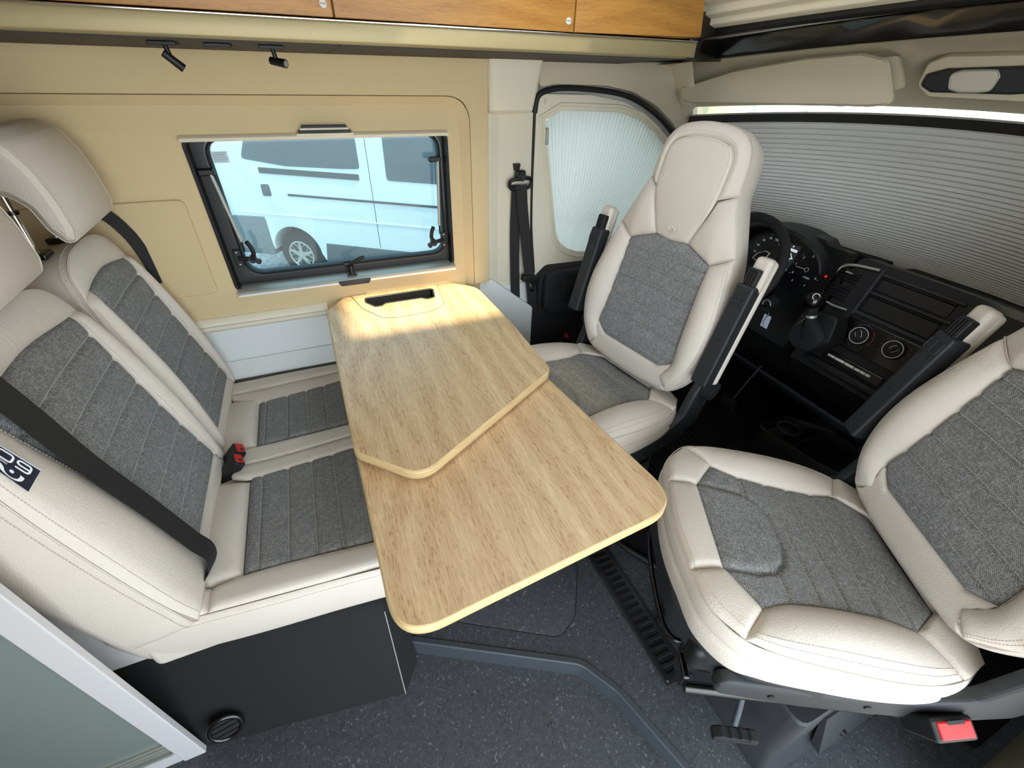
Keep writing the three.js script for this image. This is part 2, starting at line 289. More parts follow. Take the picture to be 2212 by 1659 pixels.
part('corner_panel', eXY([[-0.96, 1.30], [-0.705, 1.462], [-0.96, 1.462]], 0.0, 0.004, 0.001), M.trimCream, wl);
part('corner_screw', cyl(V(0.628, 0.775, 0.008), V(0.628, 0.775, 0.013), 0.005, 0.004, 12), M.trimCream, wl);

// window: black frame, tinted pane, blind cassette, latches and stays
const w1 = structGroup('window_1', 'tinted side window in black frame with stays and latches');
{
  const o = roundPoly([[WX0, WY0], [WX1, WY0], [WX1, WY1], [WX0, WY1]], 0.022, 6);
  const IX0 = WX0 + 0.050, IX1 = WX1 - 0.026, IY0 = WY0 + 0.044, IY1 = WY1 - 0.006, pane = roundPoly([[IX0, IY0], [IX1, IY0], [IX1, IY1], [IX0, IY1]], [0.062, 0.062, 0.05, 0.05], 9);
  part('frame', [eXY(o, -0.060, -0.030, 0.003, [pane]), sweepLoop(o, [[0.004, 0.002], [-0.006, 0.003], [-0.010, -0.034], [0.002, -0.034]], (a, b, h) => [a, b, h])], M.frameBlack, w1);
  part('frame_groove', sweepLoop(pane, [[0.012, -0.032], [0.010, -0.028], [0.006, -0.028], [0.004, -0.032]], (a, b, h) => [a, b, h]), M.gloss, w1);
  part('pane', new THREE.ShapeGeometry(new THREE.Shape(roundPoly([[WX0 + 0.01, WY0 + 0.01], [WX1 - 0.01, WY0 + 0.01], [WX1 - 0.01, WY1 - 0.004], [WX0 + 0.01, WY1 - 0.004]], 0.05, 8))).translate(0, 0, -0.066), M.glass, w1);
  part('inner_seal', sweepLoop(pane, [[0.004, -0.030], [0.0, -0.028], [-0.004, -0.034], [-0.005, -0.058], [0.004, -0.060]], (a, b, h) => [a, b, h]), M.black, w1);
  part('blind_rail', eZY(roundPoly([[-0.03, 1.366], [0.016, 1.366], [0.018, 1.376], [0.0, 1.384], [-0.03, 1.384]], 0.003, 2), WX0 - 0.004, WX1 + 0.004, 0.001), M.trimCream, w1);
  for (const [y, d, m] of [[1.376, 0.019, M.trimCream], [1.384, 0.022, M.black], [1.391, 0.017, M.trimCream], [1.398, 0.019, M.black]]) part('blind_grip', bx(-0.012 + (y - 1.376) * 0.9, 0.165 - (y - 1.376) * 0.9, y, y + 0.007, -0.002, d, 0.002), m, w1);
  part('sill_rail', eZY(roundPoly([[-0.06, 0.876], [0.022, 0.876], [0.024, 0.884], [-0.004, 0.894], [-0.06, 0.896]], 0.003, 2), WX0 + 0.002, WX1 + 0.003, 0.001), M.satin, w1);
  part('sill_edge', eZY(roundPoly([[0.0, 0.868], [0.026, 0.868], [0.026, 0.877], [0.0, 0.877]], 0.003, 2), WX0 + 0.002, WX1 + 0.003, 0.001), M.white, w1);
  part('sill_grip', eXY(roundPoly([[0.012, 0.880], [0.140, 0.880], [0.128, 0.862], [0.024, 0.862]], 0.005, 3), 0.006, 0.032, 0.002), M.plastic, w1);
  const latch = (x, y, s) => { const g = holder('latch', w1); g.position.set(x, y, -0.018);
    part('plate', bx(-0.012 * 1, 0.012, -0.03, 0.03, -0.012, -0.002, 0.003), M.black, g);
    part('knuckle', [cyl(V(0, 0, -0.004), V(s * 0.045, -0.004, 0.006), 0.008), cyl(V(s * 0.045, -0.004, -0.006), V(s * 0.045, -0.004, 0.016), 0.013), cyl(V(s * 0.062, -0.014, 0), V(s * 0.062, -0.014, 0.014), 0.009)], M.black, g);
    part('handle', tube([V(s * 0.045, -0.004, 0.012), V(s * 0.055, 0.020, 0.016), V(s * 0.052, 0.045, 0.018), V(s * 0.045, 0.062, 0.02)], 0.0075, false, 20, 10), M.black, g);
    for (const yy of [-0.022, 0.022]) part('rivet', cyl(V(0, yy, -0.003), V(0, yy, 0), 0.003), M.satin, g); return g; };
  latch(WX0 + 0.035, 0.995, 1); latch(WX1 - 0.03, 0.985, -1);
  const l3 = holder('sill_latch', w1); l3.position.set(0.072, 0.905, -0.012);
  part('knuckle', [cyl(V(0, -0.012, 0.012), V(0, 0.022, 0.006), 0.009), cyl(V(-0.024, 0.03, 0.0), V(0.012, 0.032, 0.0), 0.011)], M.black, l3);
  part('handle', tube([V(-0.006, 0.03, 0.004), V(0.020, 0.040, 0.010), V(0.040, 0.050, 0.014), V(0.056, 0.054, 0.016)], 0.007, false, 20, 10), M.black, l3);
  part('catch', bx(-0.019, 0.019, -0.030, -0.008, 0.006, 0.022, 0.006), M.plastic, l3);
  for (const [x0, y0, x1, y1] of [[WX0 + 0.042, 1.275, WX0 + 0.062, 1.052], [WX1 - 0.034, 1.285, WX1 - 0.044, 1.045]]) {
    part('stay', cyl(V(x0, y0, -0.016), V(x1, y1, -0.022), 0.006), M.satin, w1); part('stay_hinge', [bx(x0 - 0.034, x0 + 0.012, y0 - 0.008, y0 + 0.012, -0.040, -0.010, 0.005), cyl(V(x1, y1, -0.022), V(x1, y1 - 0.035, -0.022), 0.0035)], M.black, w1);
  }
  const c = document.createElement('canvas'); c.width = 256; c.height = 200; const x = c.getContext('2d'); x.fillStyle = '#c9dde4'; x.fillRect(0, 0, 256, 200); x.fillStyle = '#5b6d76';
  for (let r = 0; r < 6; r++) for (let k = 0, px = 14 + (r === 0 ? 50 : 0); px < 240 - (r % 3) * 22; k++) { const w = 8 + hash(r, k, 4) * 26; x.fillRect(px, 22 + r * 28, Math.min(w, 240 - px), 9); px += w + 7; }
  const ct = new THREE.CanvasTexture(c); ct.colorSpace = THREE.SRGBColorSpace;
  const st = new THREE.PlaneGeometry(0.045, 0.034); st.translate(-0.255, 1.312, -0.0645); part('approval_sticker', st, std(0xffffff, 0.5, { map: ct }), w1);
}
// pillar between living area and cab, its upper cover and the belt height slide
{
  const t = structGroup('trim_2');
  part('pillar', eXZ(roundPoly([[0.638, -0.09], [0.638, -0.015], [0.655, -0.008], [0.70, -0.026], [0.865, -0.036], [0.868, -0.09]], [0, 0.008, 0.02, 0.02, 0.006, 0], 4), 0.3, 1.60, 0), M.trimCream, t);
  const lo = (y, d, x0, x1) => roundPoly([[x0, -0.05], [x0 + 0.004, d - 0.012], [x0 + 0.03, d], [x1 - 0.03, d - 0.006], [x1, -0.05]], [0, 0.012, 0.02, 0.02, 0], 4).map((p) => V(p.x, y, p.y));
  part('pillar_cover', loft([lo(1.432, 0.016, 0.645, 0.838), lo(1.444, 0.034, 0.640, 0.846), lo(1.52, 0.046, 0.636, 0.858), lo(1.60, 0.052, 0.634, 0.872)]), M.trimCream, t);
  part('cover_screw', cyl(V(0.640, 1.452, 0.010), V(0.640, 1.452, 0.0145), 0.005, 0.004, 12), M.trimCream, t);
  part('height_slide', sweepLoop(roundPoly([[0.759, 1.20], [0.786, 1.20], [0.786, 1.364], [0.759, 1.364]], 0.005, 3), [[0, -0.034], [0.0012, -0.034], [0.0012, -0.0315], [0, -0.0315]], (a, b, h) => [a, b, h]), M.headliner, t);
  part('slide_button', loft([[V(0.768, 1.232, -0.032), V(0.790, 1.232, -0.032), V(0.796, 1.258, -0.032), V(0.764, 1.258, -0.032)], [V(0.770, 1.234, -0.014), V(0.788, 1.234, -0.014), V(0.792, 1.256, -0.012), V(0.768, 1.256, -0.012)]]), M.black, t);
}
// driver's door: cream frame, pleated fan blind in the window, black seal, black lower part with pocket
const fanTop = [[0.908, 1.402], [0.979, 1.436], [1.256, 1.428], [1.366, 1.401], [1.458, 1.350], [1.545, 1.282], [1.61, 1.19], [1.635, 1.08]], fanBot = [[1.0, 0.955], [1.012, 0.925], [1.035, 0.895], [1.075, 0.868], [1.13, 0.848], [1.22, 0.838], [1.38, 0.832]];
{
  const d = structGroup('door_1');
  const hole = [...fanBot.map((p) => p), [1.635, 0.95], ...fanTop.slice().reverse()].map((p) => V2(...p));
  const arcTop = [[0.868, 0.60], [0.900, 0.80], [0.862, 1.10], [0.862, 1.42], [0.885, 1.492], [1.111, 1.490], [1.275, 1.467], [1.40, 1.421], [1.537, 1.327], [1.66, 1.20], [1.76, 1.05], [1.80, 0.60]];
  part('door_frame', eXY(roundPoly(arcTop, [0, 0.1, 0.1, 0.05, 0.02, 0.1, 0.1, 0.1, 0.1, 0.1, 0.05, 0], 5), -0.085, -0.046, 0.004, [hole]), M.trimCream, d);
  part('window_recess', sweepLoop(hole, [[0.030, -0.0465], [0.026, -0.041], [0.018, -0.041], [0.004, -0.058], [0.0, -0.07]], (a, b, h) => [a, b, h], false), M.trimCream, d);
  const z = -0.056, b = curve(fanBot.map((p) => V(p[0], p[1], z))), t = curve(fanTop.map((p) => V(p[0], p[1], z)));
  const fan = panel(b, t, null, curve([V(1.38, 0.832, z), V(1.54, 0.90, z), V(1.635, 1.08, z)]), { nu: 48 * 8, nv: 12, puff: 0, out: V(0, 0, 1), disp: (p, u, v) => { const k = u * 48 % 1; return (0.002 + 0.014 * v) * (k < 0.5 ? k * 2 : 2 - 2 * k) - 0.002; } });
  part('pleated_blind', fan.geo, M.pleat, d).userData.label = 'fan-pleated silver window blind';
  part('blind_catch', bx(0.914, 0.924, 1.318, 1.378, -0.052, -0.036, 0.003), M.satin, d);
  part('door_seal', tube([V(0.852, 1.43, -0.032), V(0.862, 1.485, -0.028), V(0.92, 1.507, -0.03), V(1.16, 1.503, -0.034), V(1.29, 1.482, -0.034), V(1.416, 1.432, -0.034), V(1.52, 1.370, -0.034), V(1.62, 1.28, -0.034), V(1.72, 1.16, -0.034)], 0.0105, false, 120, 10), M.rubber, d);
  part('door_gap', tube([V(0.890, 0.78, -0.034), V(0.868, 0.95, -0.036), V(0.858, 1.15, -0.036), V(0.853, 1.44, -0.034)], 0.006, false, 40, 8), M.rubber, d);
  part('trim_clip', cyl(V(0.905, 1.466, -0.046), V(0.905, 1.466, -0.043), 0.009, 0.008, 16), M.trimCream, d);
  part('lower_panel', eXY(roundPoly([[0.905, 0.05], [0.905, 0.76], [0.955, 0.805], [1.80, 0.79], [1.80, 0.05]], [0, 0.04, 0.05, 0, 0], 5), -0.08, 0.0, 0.012), M.blackSoft, d);
  part('arm_pad', eXY(roundPoly([[0.922, 0.60], [0.922, 0.80], [1.40, 0.785], [1.42, 0.56], [0.98, 0.57]], [0.04, 0.05, 0.05, 0.05, 0.04], 5), -0.01, 0.035, 0.016), M.blackSoft, d);
  part('grab_handle', eXY(roundPoly([[1.012, 0.636], [1.010, 0.738], [1.10, 0.733], [1.10, 0.636]], 0.018, 4), 0.03, 0.043, 0.006), M.dash, d);
  part('outer_skin', eXY([[0.64, -0.06], [2.0, -0.06], [2.0, 2.0], [0.64, 2.0]], -0.12, -0.09, 0, [hole]), M.white, d);
  part('front_skin', bx(2.0, 2.4, -0.06, 1.0, -0.12, -0.09, 0.001), M.white, d);
  part('footwell_side', bx(1.80, 2.36, 0.0, 0.98, -0.085, -0.05, 0.002), M.carpet, d);
  part('window_pane', new THREE.ShapeGeometry(new THREE.Shape(hole)).translate(0, 0, -0.105), M.clearGlass, d);
}
// side header over the door, front pillar
struct('trim_3', [eXY(roundPoly([[0.865, 1.51], [0.93, 1.522], [1.16, 1.520], [1.30, 1.500], [1.43, 1.450], [1.53, 1.388], [1.64, 1.29], [1.95, 1.10], [1.95, 1.66], [0.865, 1.66]], 0.02, 3), -0.085, -0.028, 0.006)], M.headliner);
{
  const a = curve([V(1.40, 1.606, 0.16), V(1.44, 1.602, 0.06), V(1.46, 1.59, -0.03)]), b = curve([V(1.585, 1.455, 0.035), V(1.592, 1.44, 0.01), V(1.60, 1.40, -0.04)]);
  struct('trim_4', [panel(b, a, null, null, { nu: 20, nv: 20, puff: 0, belly: 0.012, out: V(-1, -0.4, 0.4) }).geo, loft([[V(1.592, 1.462, -0.05), V(1.612, 1.462, -0.05), V(1.612, 1.462, 0.010), V(1.592, 1.462, 0.006)], [V(1.615, 1.36, -0.05), V(1.64, 1.36, -0.05), V(1.64, 1.36, 0.012), V(1.615, 1.36, 0.008)], [V(1.86, 0.98, -0.05), V(1.90, 0.98, -0.05), V(1.90, 0.98, 0.012), V(1.86, 0.98, 0.008)]])], M.trimCream);
}
// ceiling with two unseen openings placed for the sun patches on table and seat; rear, front and right walls with the open sliding door
const unseenRoofHoles = [roundPoly([[0.37, 0.49], [0.95, 0.49], [0.95, 0.84], [0.37, 0.84]], 0.03, 3), roundPoly([[1.06, 1.05], [1.24, 1.05], [1.24, 1.40], [1.06, 1.40]], 0.02, 3)];
struct('ceiling', eXZ([[-2.2, -0.1], [1.80, -0.1], [1.80, 2.02], [-2.2, 2.02]], 1.95, 2.0, 0, unseenRoofHoles), M.headliner);
struct('wall_rear', bx(-2.26, -2.2, -0.06, 2.0, -0.12, 2.02, 0.001), M.wall);
{
  const r = structGroup('wall_right');
  part('rear_section', bx(-2.2, -0.62, -0.06, 2.0, 1.96, 2.02, 0.002), M.wall, r);
  part('front_section', bx(1.12, 2.4, -0.06, 2.0, 1.96, 2.02, 0.002), M.trimCream, r);
  part('door_header', bx(-0.62, 1.12, 1.80, 2.0, 1.96, 2.02, 0.002), M.wall, r);
}
struct('wall_front', bx(1.76, 1.80, 1.70, 1.95, -0.1, 2.02, 0.001), M.headliner);  // out of view, closes the gap above the cab and keeps sun off the door
struct('wall_front', eZY([[-0.12, -0.06], [2.02, -0.06], [2.02, 0.90], [-0.12, 0.90]], 2.36, 2.4, 0), M.carpet);

// ================================================================ overhead lockers, roof window frame, cab headliner
{
  const body = thing('overhead_locker', 'long oak overhead locker with aluminium rail above the side window', 'locker', [0, 0, 0]);
  part('carcass', bx(-2.2, 1.215, 1.66, 1.94, -0.06, 0.325, 0.002), M.lockerWood, body);
  for (const [x0, x1] of [[-2.2, -0.62], [-0.616, 0.131], [0.1355, 0.783], [0.7875, 1.222]]) {
    const pts = x1 > 1.2 ? [[x0, 1.658], [1.252, 1.664], [1.205, 1.93], [x0, 1.93]] : [[x0, 1.658], [x1, 1.658], [x1, 1.93], [x0, 1.93]];
    const d = part('door', eXY(pts, 0.326, 0.343, 0.0015), M.lockerWood, body);
    if (x1 > 0 && x1 < 1) {
      const xk = x1 - 0.012 - 0.006, g = cyl(V(xk, 1.682, 0.342), V(xk, 1.682, 0.3455), 0.0085, 0.008, 28); part('push_knob', g, M.white, d);
      const c = document.createElement('canvas'); c.width = c.height = 128; const q = c.getContext('2d'); q.fillStyle = '#d9d6cc'; q.fillRect(0, 0, 128, 128); q.fillStyle = '#3a3a38'; q.font = 'bold 42px sans-serif'; q.textAlign = 'center'; q.fillText('PUSH', 64, 78);
      const ct = new THREE.CanvasTexture(c); ct.colorSpace = THREE.SRGBColorSpace;
      part('knob_print', new THREE.CircleGeometry(0.0075, 28).translate(xk, 1.682, 0.3458), std(0xffffff, 0.4, { map: ct }), d);
    }
  }
  part('rail', eZY(roundPoly([[0.318, 1.608], [0.346, 1.608], [0.354, 1.613], [0.354, 1.648], [0.350, 1.653], [0.318, 1.653]], [0, 0.004, 0.004, 0.003, 0.002, 0], 3), -2.2, 1.232, 0.001), M.railMetal, body);
  part('rail_lip', bx(-2.2, 1.232, 1.6505, 1.6545, 0.338, 0.3575, 0.0015), M.chrome, body);
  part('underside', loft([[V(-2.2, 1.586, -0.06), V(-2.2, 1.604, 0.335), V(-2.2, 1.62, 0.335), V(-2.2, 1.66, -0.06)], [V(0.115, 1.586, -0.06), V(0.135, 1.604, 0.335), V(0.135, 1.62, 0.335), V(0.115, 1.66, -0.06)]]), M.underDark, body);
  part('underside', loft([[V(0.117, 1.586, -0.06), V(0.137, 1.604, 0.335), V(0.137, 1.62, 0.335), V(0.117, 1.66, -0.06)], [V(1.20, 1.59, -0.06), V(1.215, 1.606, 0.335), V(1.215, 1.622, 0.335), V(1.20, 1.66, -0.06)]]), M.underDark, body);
  for (const x of [-0.245, -0.135, -0.02]) part('socket_plate', bx(x - 0.028, x + 0.028, 1.594, 1.602, 0.245, 0.30, 0.002), M.black, body);
  part('rail_end', eXY([[1.205, 1.60], [1.232, 1.606], [1.262, 1.658], [1.258, 1.668], [1.205, 1.66]], -0.05, 0.352, 0.002), M.gloss, body);
}
function spot(x, z, dir, label) {
  const t = thing('reading_spotlight', label, 'spotlight', [x, 1.597, z]);
  part('stem', cyl(V(0, 0.004, 0), V(0.004, -0.024, 0), 0.0052), M.black, t);
  const d = V(...dir).normalize(); const a = V(0.004, -0.028, 0);
  part('head', [cyl(a.clone().addScaledVector(d, -0.016), a.clone().addScaledVector(d, 0.026), 0.0085, 0.0095, 24), cyl(a.clone().addScaledVector(d, -0.0165), a.clone().addScaledVector(d, -0.016), 0.006, 0.008, 24)], M.black, t);
  part('lens', cyl(a.clone().addScaledVector(d, 0.0262), a.clone().addScaledVector(d, 0.0268), 0.007, 0.007, 20), M.satin, t);
}
spot(-0.245, 0.27, [0.62, -0.62, -0.2], 'black reading spotlight tilted steeply down under the locker');
spot(-0.02, 0.27, [0.75, -0.12, 0.62], 'black reading spotlight turned level under the locker');

// roof window over the cab passage: cream frame bars, pleated shade, black glossy trim band
{
  const t = structGroup('window_2', 'front edge of the roof window with cream frame and pleated shade');
  const rows = [[1.24, 1.775, 0.030, 0.026, M.trimCream], [1.262, 1.752, 0.034, 0.030, M.trimCream], [1.288, 1.724, 0.036, 0.032, M.trimCream], [1.315, 1.700, 0.034, 0.026, M.trimCream], [1.34, 1.682, 0.03, 0.02, M.rubber]];
  for (const [x, y, w, h, m] of rows) {
    const f = (z) => V(x + 0.05 * Math.sin((z - 0.30) * 1.0), y + 0.040 * Math.sin(Math.min(1.57, (z - 0.30) * 1.35)), z), L = []; for (let k = 0; k <= 24; k++) { const p = f(0.30 + k * 0.066); L.push(roundPoly([[p.x, p.y], [p.x + w, p.y - h * 0.35], [p.x + w, p.y + h * 0.65], [p.x, p.y + h]], 0.006, 3).map((q) => V(q.x, q.y, p.z))); }
    part(m === M.rubber ? 'seal' : 'frame_bar', loft(L), m, t);
  }
  part('pane', bx(1.04, 1.26, 2.002, 2.003, 1.03, 1.42, 0.0004), phys(0x9c9a92, 0.05, { transmission: 1, thickness: 0 }), t);  // unseen grey pane over the smaller roof opening, dims the sun on the seat
  part('side_rail', [bx(0.95, 1.24, 1.80, 1.86, 0.345, 0.372, 0.004)], M.trimCream, t);
  part('side_rail', [bx(0.95, 1.25, 1.775, 1.80, 0.352, 0.385, 0.004)], M.black, t);
  const b = curve([V(1.255, 1.80, 0.36), V(1.27, 1.825, 0.65), V(1.285, 1.84, 0.95)]), a = curve([V(1.02, 1.94, 0.36), V(1.04, 1.945, 0.65), V(1.05, 1.945, 0.95)]);
  part('pleated_shade', panel(b, a, null, null, { nu: 40, nv: 140, puff: 0, out: V(0, -1, 0), disp: (p, u, v) => { const k = v * 28 % 1; return 0.004 * (k < 0.5 ? k * 2 : 2 - 2 * k); } }).geo, phys(0xe6e6e2, 0.9, { transmission: 0.6, thickness: 0 }), t);
}
{
  const low = (z) => V(1.398 + 0.05 * Math.sin((z - 0.2) * 0.9), 1.604 + 0.066 * Math.sin(Math.min(1.57, (z - 0.17) * 1.15)), z), L = [];
  for (let k = -2; k <= 30; k++) { const p = low(0.20 + k * 0.06); L.push(roundPoly([[p.x - 0.012, p.y + 0.052], [p.x + 0.012, p.y + 0.002], [p.x + 0.05, p.y + 0.004], [p.x + 0.05, p.y + 0.075], [p.x - 0.004, p.y + 0.072]], [0.01, 0.008, 0, 0, 0.006], 3).map((q) => V(q.x, q.y, p.z))); }
  struct('trim_5', [loft(L), loft([[V(1.20, 1.596, 0.05), V(1.30, 1.60, 0.05), V(1.30, 1.64, 0.05), V(1.20, 1.64, 0.05)], [V(1.20, 1.600, 0.34), V(1.44, 1.606, 0.26), V(1.43, 1.672, 0.26), V(1.24, 1.655, 0.34)]])], M.gloss);
  const chromeLine = []; for (let k = 0; k <= 30; k++) { const p = low(0.20 + k * 0.06); chromeLine.push(V(p.x - 0.010, p.y + 0.060, p.z)); }
  struct('trim_6', tube(chromeLine, 0.0045, false, 80, 8), M.satin);
}
// cab headliner: curved shell from the trim band forward to the windscreen header
const headLow = (z) => { const k = (z - 0.95) / 0.95; return V(1.93 - 0.335 * k * k, 1.502 - 0.052 * k * k, z); };
{
  const back = [], front = [], back2 = [], front2 = [], mid = [];
  for (let k = 0; k <= 20; k++) { const z = -0.03 + k * 0.1, zz = Math.min(z, 1.93), b = V(1.40 + 0.05 * Math.sin((zz - 0.2) * 0.9), 1.606 + 0.066 * Math.sin(Math.max(-0.2, Math.min(1.57, (zz - 0.17) * 1.15))), zz); back.push(b); front.push(headLow(zz)); back2.push(b.clone().add(V(0, 0.14, 0))); front2.push(headLow(zz).add(V(0.02, 0.16, 0))); }
  const f = curve(front), b = curve(back);
  struct('ceiling', [panel(f, b, null, null, { nu: 80, nv: 24, puff: 0, belly: 0.0, out: V(-0.4, -1, 0), disp: (p, u, v) => -0.060 * Math.sin(Math.PI * v) + 0.010 * Math.exp(-(((u - 0.40) / 0.012) ** 2)) * Math.sin(Math.PI * v) }).geo, panel(curve(front2), curve(back2), null, null, { nu: 40, nv: 4, puff: 0 }).geo, panel(f, curve(front2), null, null, { nu: 80, nv: 2, puff: 0, out: V(1, 0, 0) }).geo], M.headliner);
}
// sun visor on the driver's side
{
  const t = thing('sun_visor', 'long beige sun visor folded up above the windscreen', 'visor');
  const pts = roundPoly([[0.02, 1.520], [0.045, 1.478], [0.10, 1.470], [0.66, 1.500], [0.73, 1.503], [0.80, 1.512], [0.735, 1.62], [0.66, 1.634], [0.50, 1.622], [0.25, 1.583]], [0.012, 0.012, 0.02, 0.005, 0.02, 0.03, 0.04, 0.03, 0.1, 0.1], 6);
  const f = (z, y) => 1.50 + 0.13 * THREE.MathUtils.clamp(z / 0.8, 0, 1);
  const loops = [[-0.006, 0], [0, 0.010], [-0.002, 0.022], [-0.010, 0.026]].map(([o, d]) => { const c = area(pts) < 0 ? pts.slice().reverse() : pts, n = c.length; return c.map((p, i) => { const tt = c[(i + 1) % n].clone().sub(c[(i + n - 1) % n]).normalize(); return V(f(p.x, p.y) - 0.02 + d, p.y - tt.x * o, p.x + tt.y * o); }); });
  part('pad', loft(loops), M.headliner, t);
  part('mirror_notch', tube([V(1.582, 1.500, 0.60), V(1.586, 1.511, 0.615), V(1.592, 1.513, 0.645), V(1.597, 1.503, 0.66)], 0.0022), M.trimCream, t);
  part('hinge_clip', bx(1.60, 1.63, 1.498, 1.512, 0.615, 0.65, 0.004), M.headliner, t);
}
// overhead console with reading lamp
{
  const t = thing('roof_console', 'beige roof console with grey lamp between the sun visors', 'console');
  const c = (z, y) => V(1.70 + 0.05 * (z - 0.95) - (y - 1.55) * 0.25, y, z);
  const loop = (pts, d) => pts.map((p) => { const q = c(p.x, p.y); q.x -= d; q.y -= d * 0.2; return q; });
  const o = roundPoly([[0.79, 1.560], [0.80, 1.615], [0.84, 1.632], [1.30, 1.642], [1.34, 1.57], [1.30, 1.535], [0.83, 1.532]], 0.02, 5);
  part('shell', loft([loop(o, -0.10), loop(o, -0.006), loop(o.map((p) => V2(1.05 + (p.x - 1.05) * 0.97, 1.585 + (p.y - 1.585) * 0.9)), 0.004)]), M.headliner, t);
  const l = roundPoly([[0.808, 1.563], [0.815, 1.59], [0.86, 1.603], [1.04, 1.612], [1.11, 1.598], [1.11, 1.563], [1.02, 1.552], [0.84, 1.548]], 0.012, 4);
  part('lamp_housing', loft([loop(l, 0.0), loop(l, 0.009), loop(l.map((p) => V2(0.96 + (p.x - 0.96) * 0.94, 1.58 + (p.y - 1.58) * 0.8)), 0.013)]), M.plastic, t);
  const w = roundPoly([[0.885, 1.560], [0.878, 1.592], [0.90, 1.600], [0.975, 1.602], [0.985, 1.59], [0.978, 1.560], [0.95, 1.555], [0.91, 1.554]], 0.008, 4);
  part('lamp_lens', loft([loop(w, 0.012), loop(w, 0.017), loop(w.map((p) => V2(0.932 + (p.x - 0.932) * 0.9, 1.578 + (p.y - 1.578) * 0.85)), 0.019)]), phys(0xc9c3b4, 0.25, { clearcoat: 0.4 }), t);
  part('lens_bezel', tube(loop(w, 0.0155).filter((_, i) => i % 2 === 0), 0.0026, true, 90, 6), M.satin, t);
}
{ // cover plate between visor and console
  const t = thing('visor_cover_plate', 'small beige cover plate beside the sun visor', 'cover');
  part('plate', loft([0, 0.012].map((d) => roundPoly([[0.70, 1.545], [0.655, 1.622], [0.735, 1.628], [0.79, 1.55]], 0.014, 4).map((p) => V(1.655 - d + 0.05 * (p.x - 0.7), p.y, p.x)))), M.headliner, t);
}
// windscreen with its pleated blind
{
  const T = (z) => { const k = (z - 0.95) / 0.95; return V(1.95 - 0.345 * k * k, 1.462 - 0.062 * k * k, z); }, B = (z) => { const k = (z - 0.95) / 0.95; return V(2.09 - 0.25 * k * k, 0.93 + 0.03 * (1 - k * k), z); };
  const zs = Array.from({ length: 21 }, (_, i) => 0.0 + i * 0.096), w = structGroup('window_3', 'windscreen covered by a pleated blind');
  const b = curve(zs.map(B)), t = curve(zs.map(T));
  const N = 46;
  const bl = part('pleated_blind', panel(b, t, null, null, { nu: 40, nv: N * 10, puff: 0, out: V(-1, 0, 0), disp: (p, u, v) => { const k = (v ** 0.55) * N % 1; return 0.010 * (0.4 + 0.6 * v) * (k < 0.5 ? k * 2 : 2 - 2 * k); } }).geo, M.pleatDark, w); bl.userData.label = 'grey pleated windscreen blind';
  const bar = (dy, h, d) => loft(zs.map((z) => { const p = T(z); return [V(p.x - d, p.y + dy, z), V(p.x + 0.012, p.y + dy, z), V(p.x + 0.012, p.y + dy + h, z), V(p.x - d, p.y + dy + h, z)]; }));
  part('blind_bar', bar(-0.012, 0.028, 0.014), M.black, w);
  part('bar_edge', bar(0.016, 0.006, 0.010), M.satin, w);
  const T2 = (z) => headLow(z).add(V(0.03, 0.06, 0)), B2 = (z) => B(z).add(V(0.06, -0.02, 0));
  part('pane', panel(curve(zs.map(B2)), curve(zs.map(T2)), null, null, { nu: 40, nv: 10, puff: 0 }).geo, M.clearGlass, w);
}

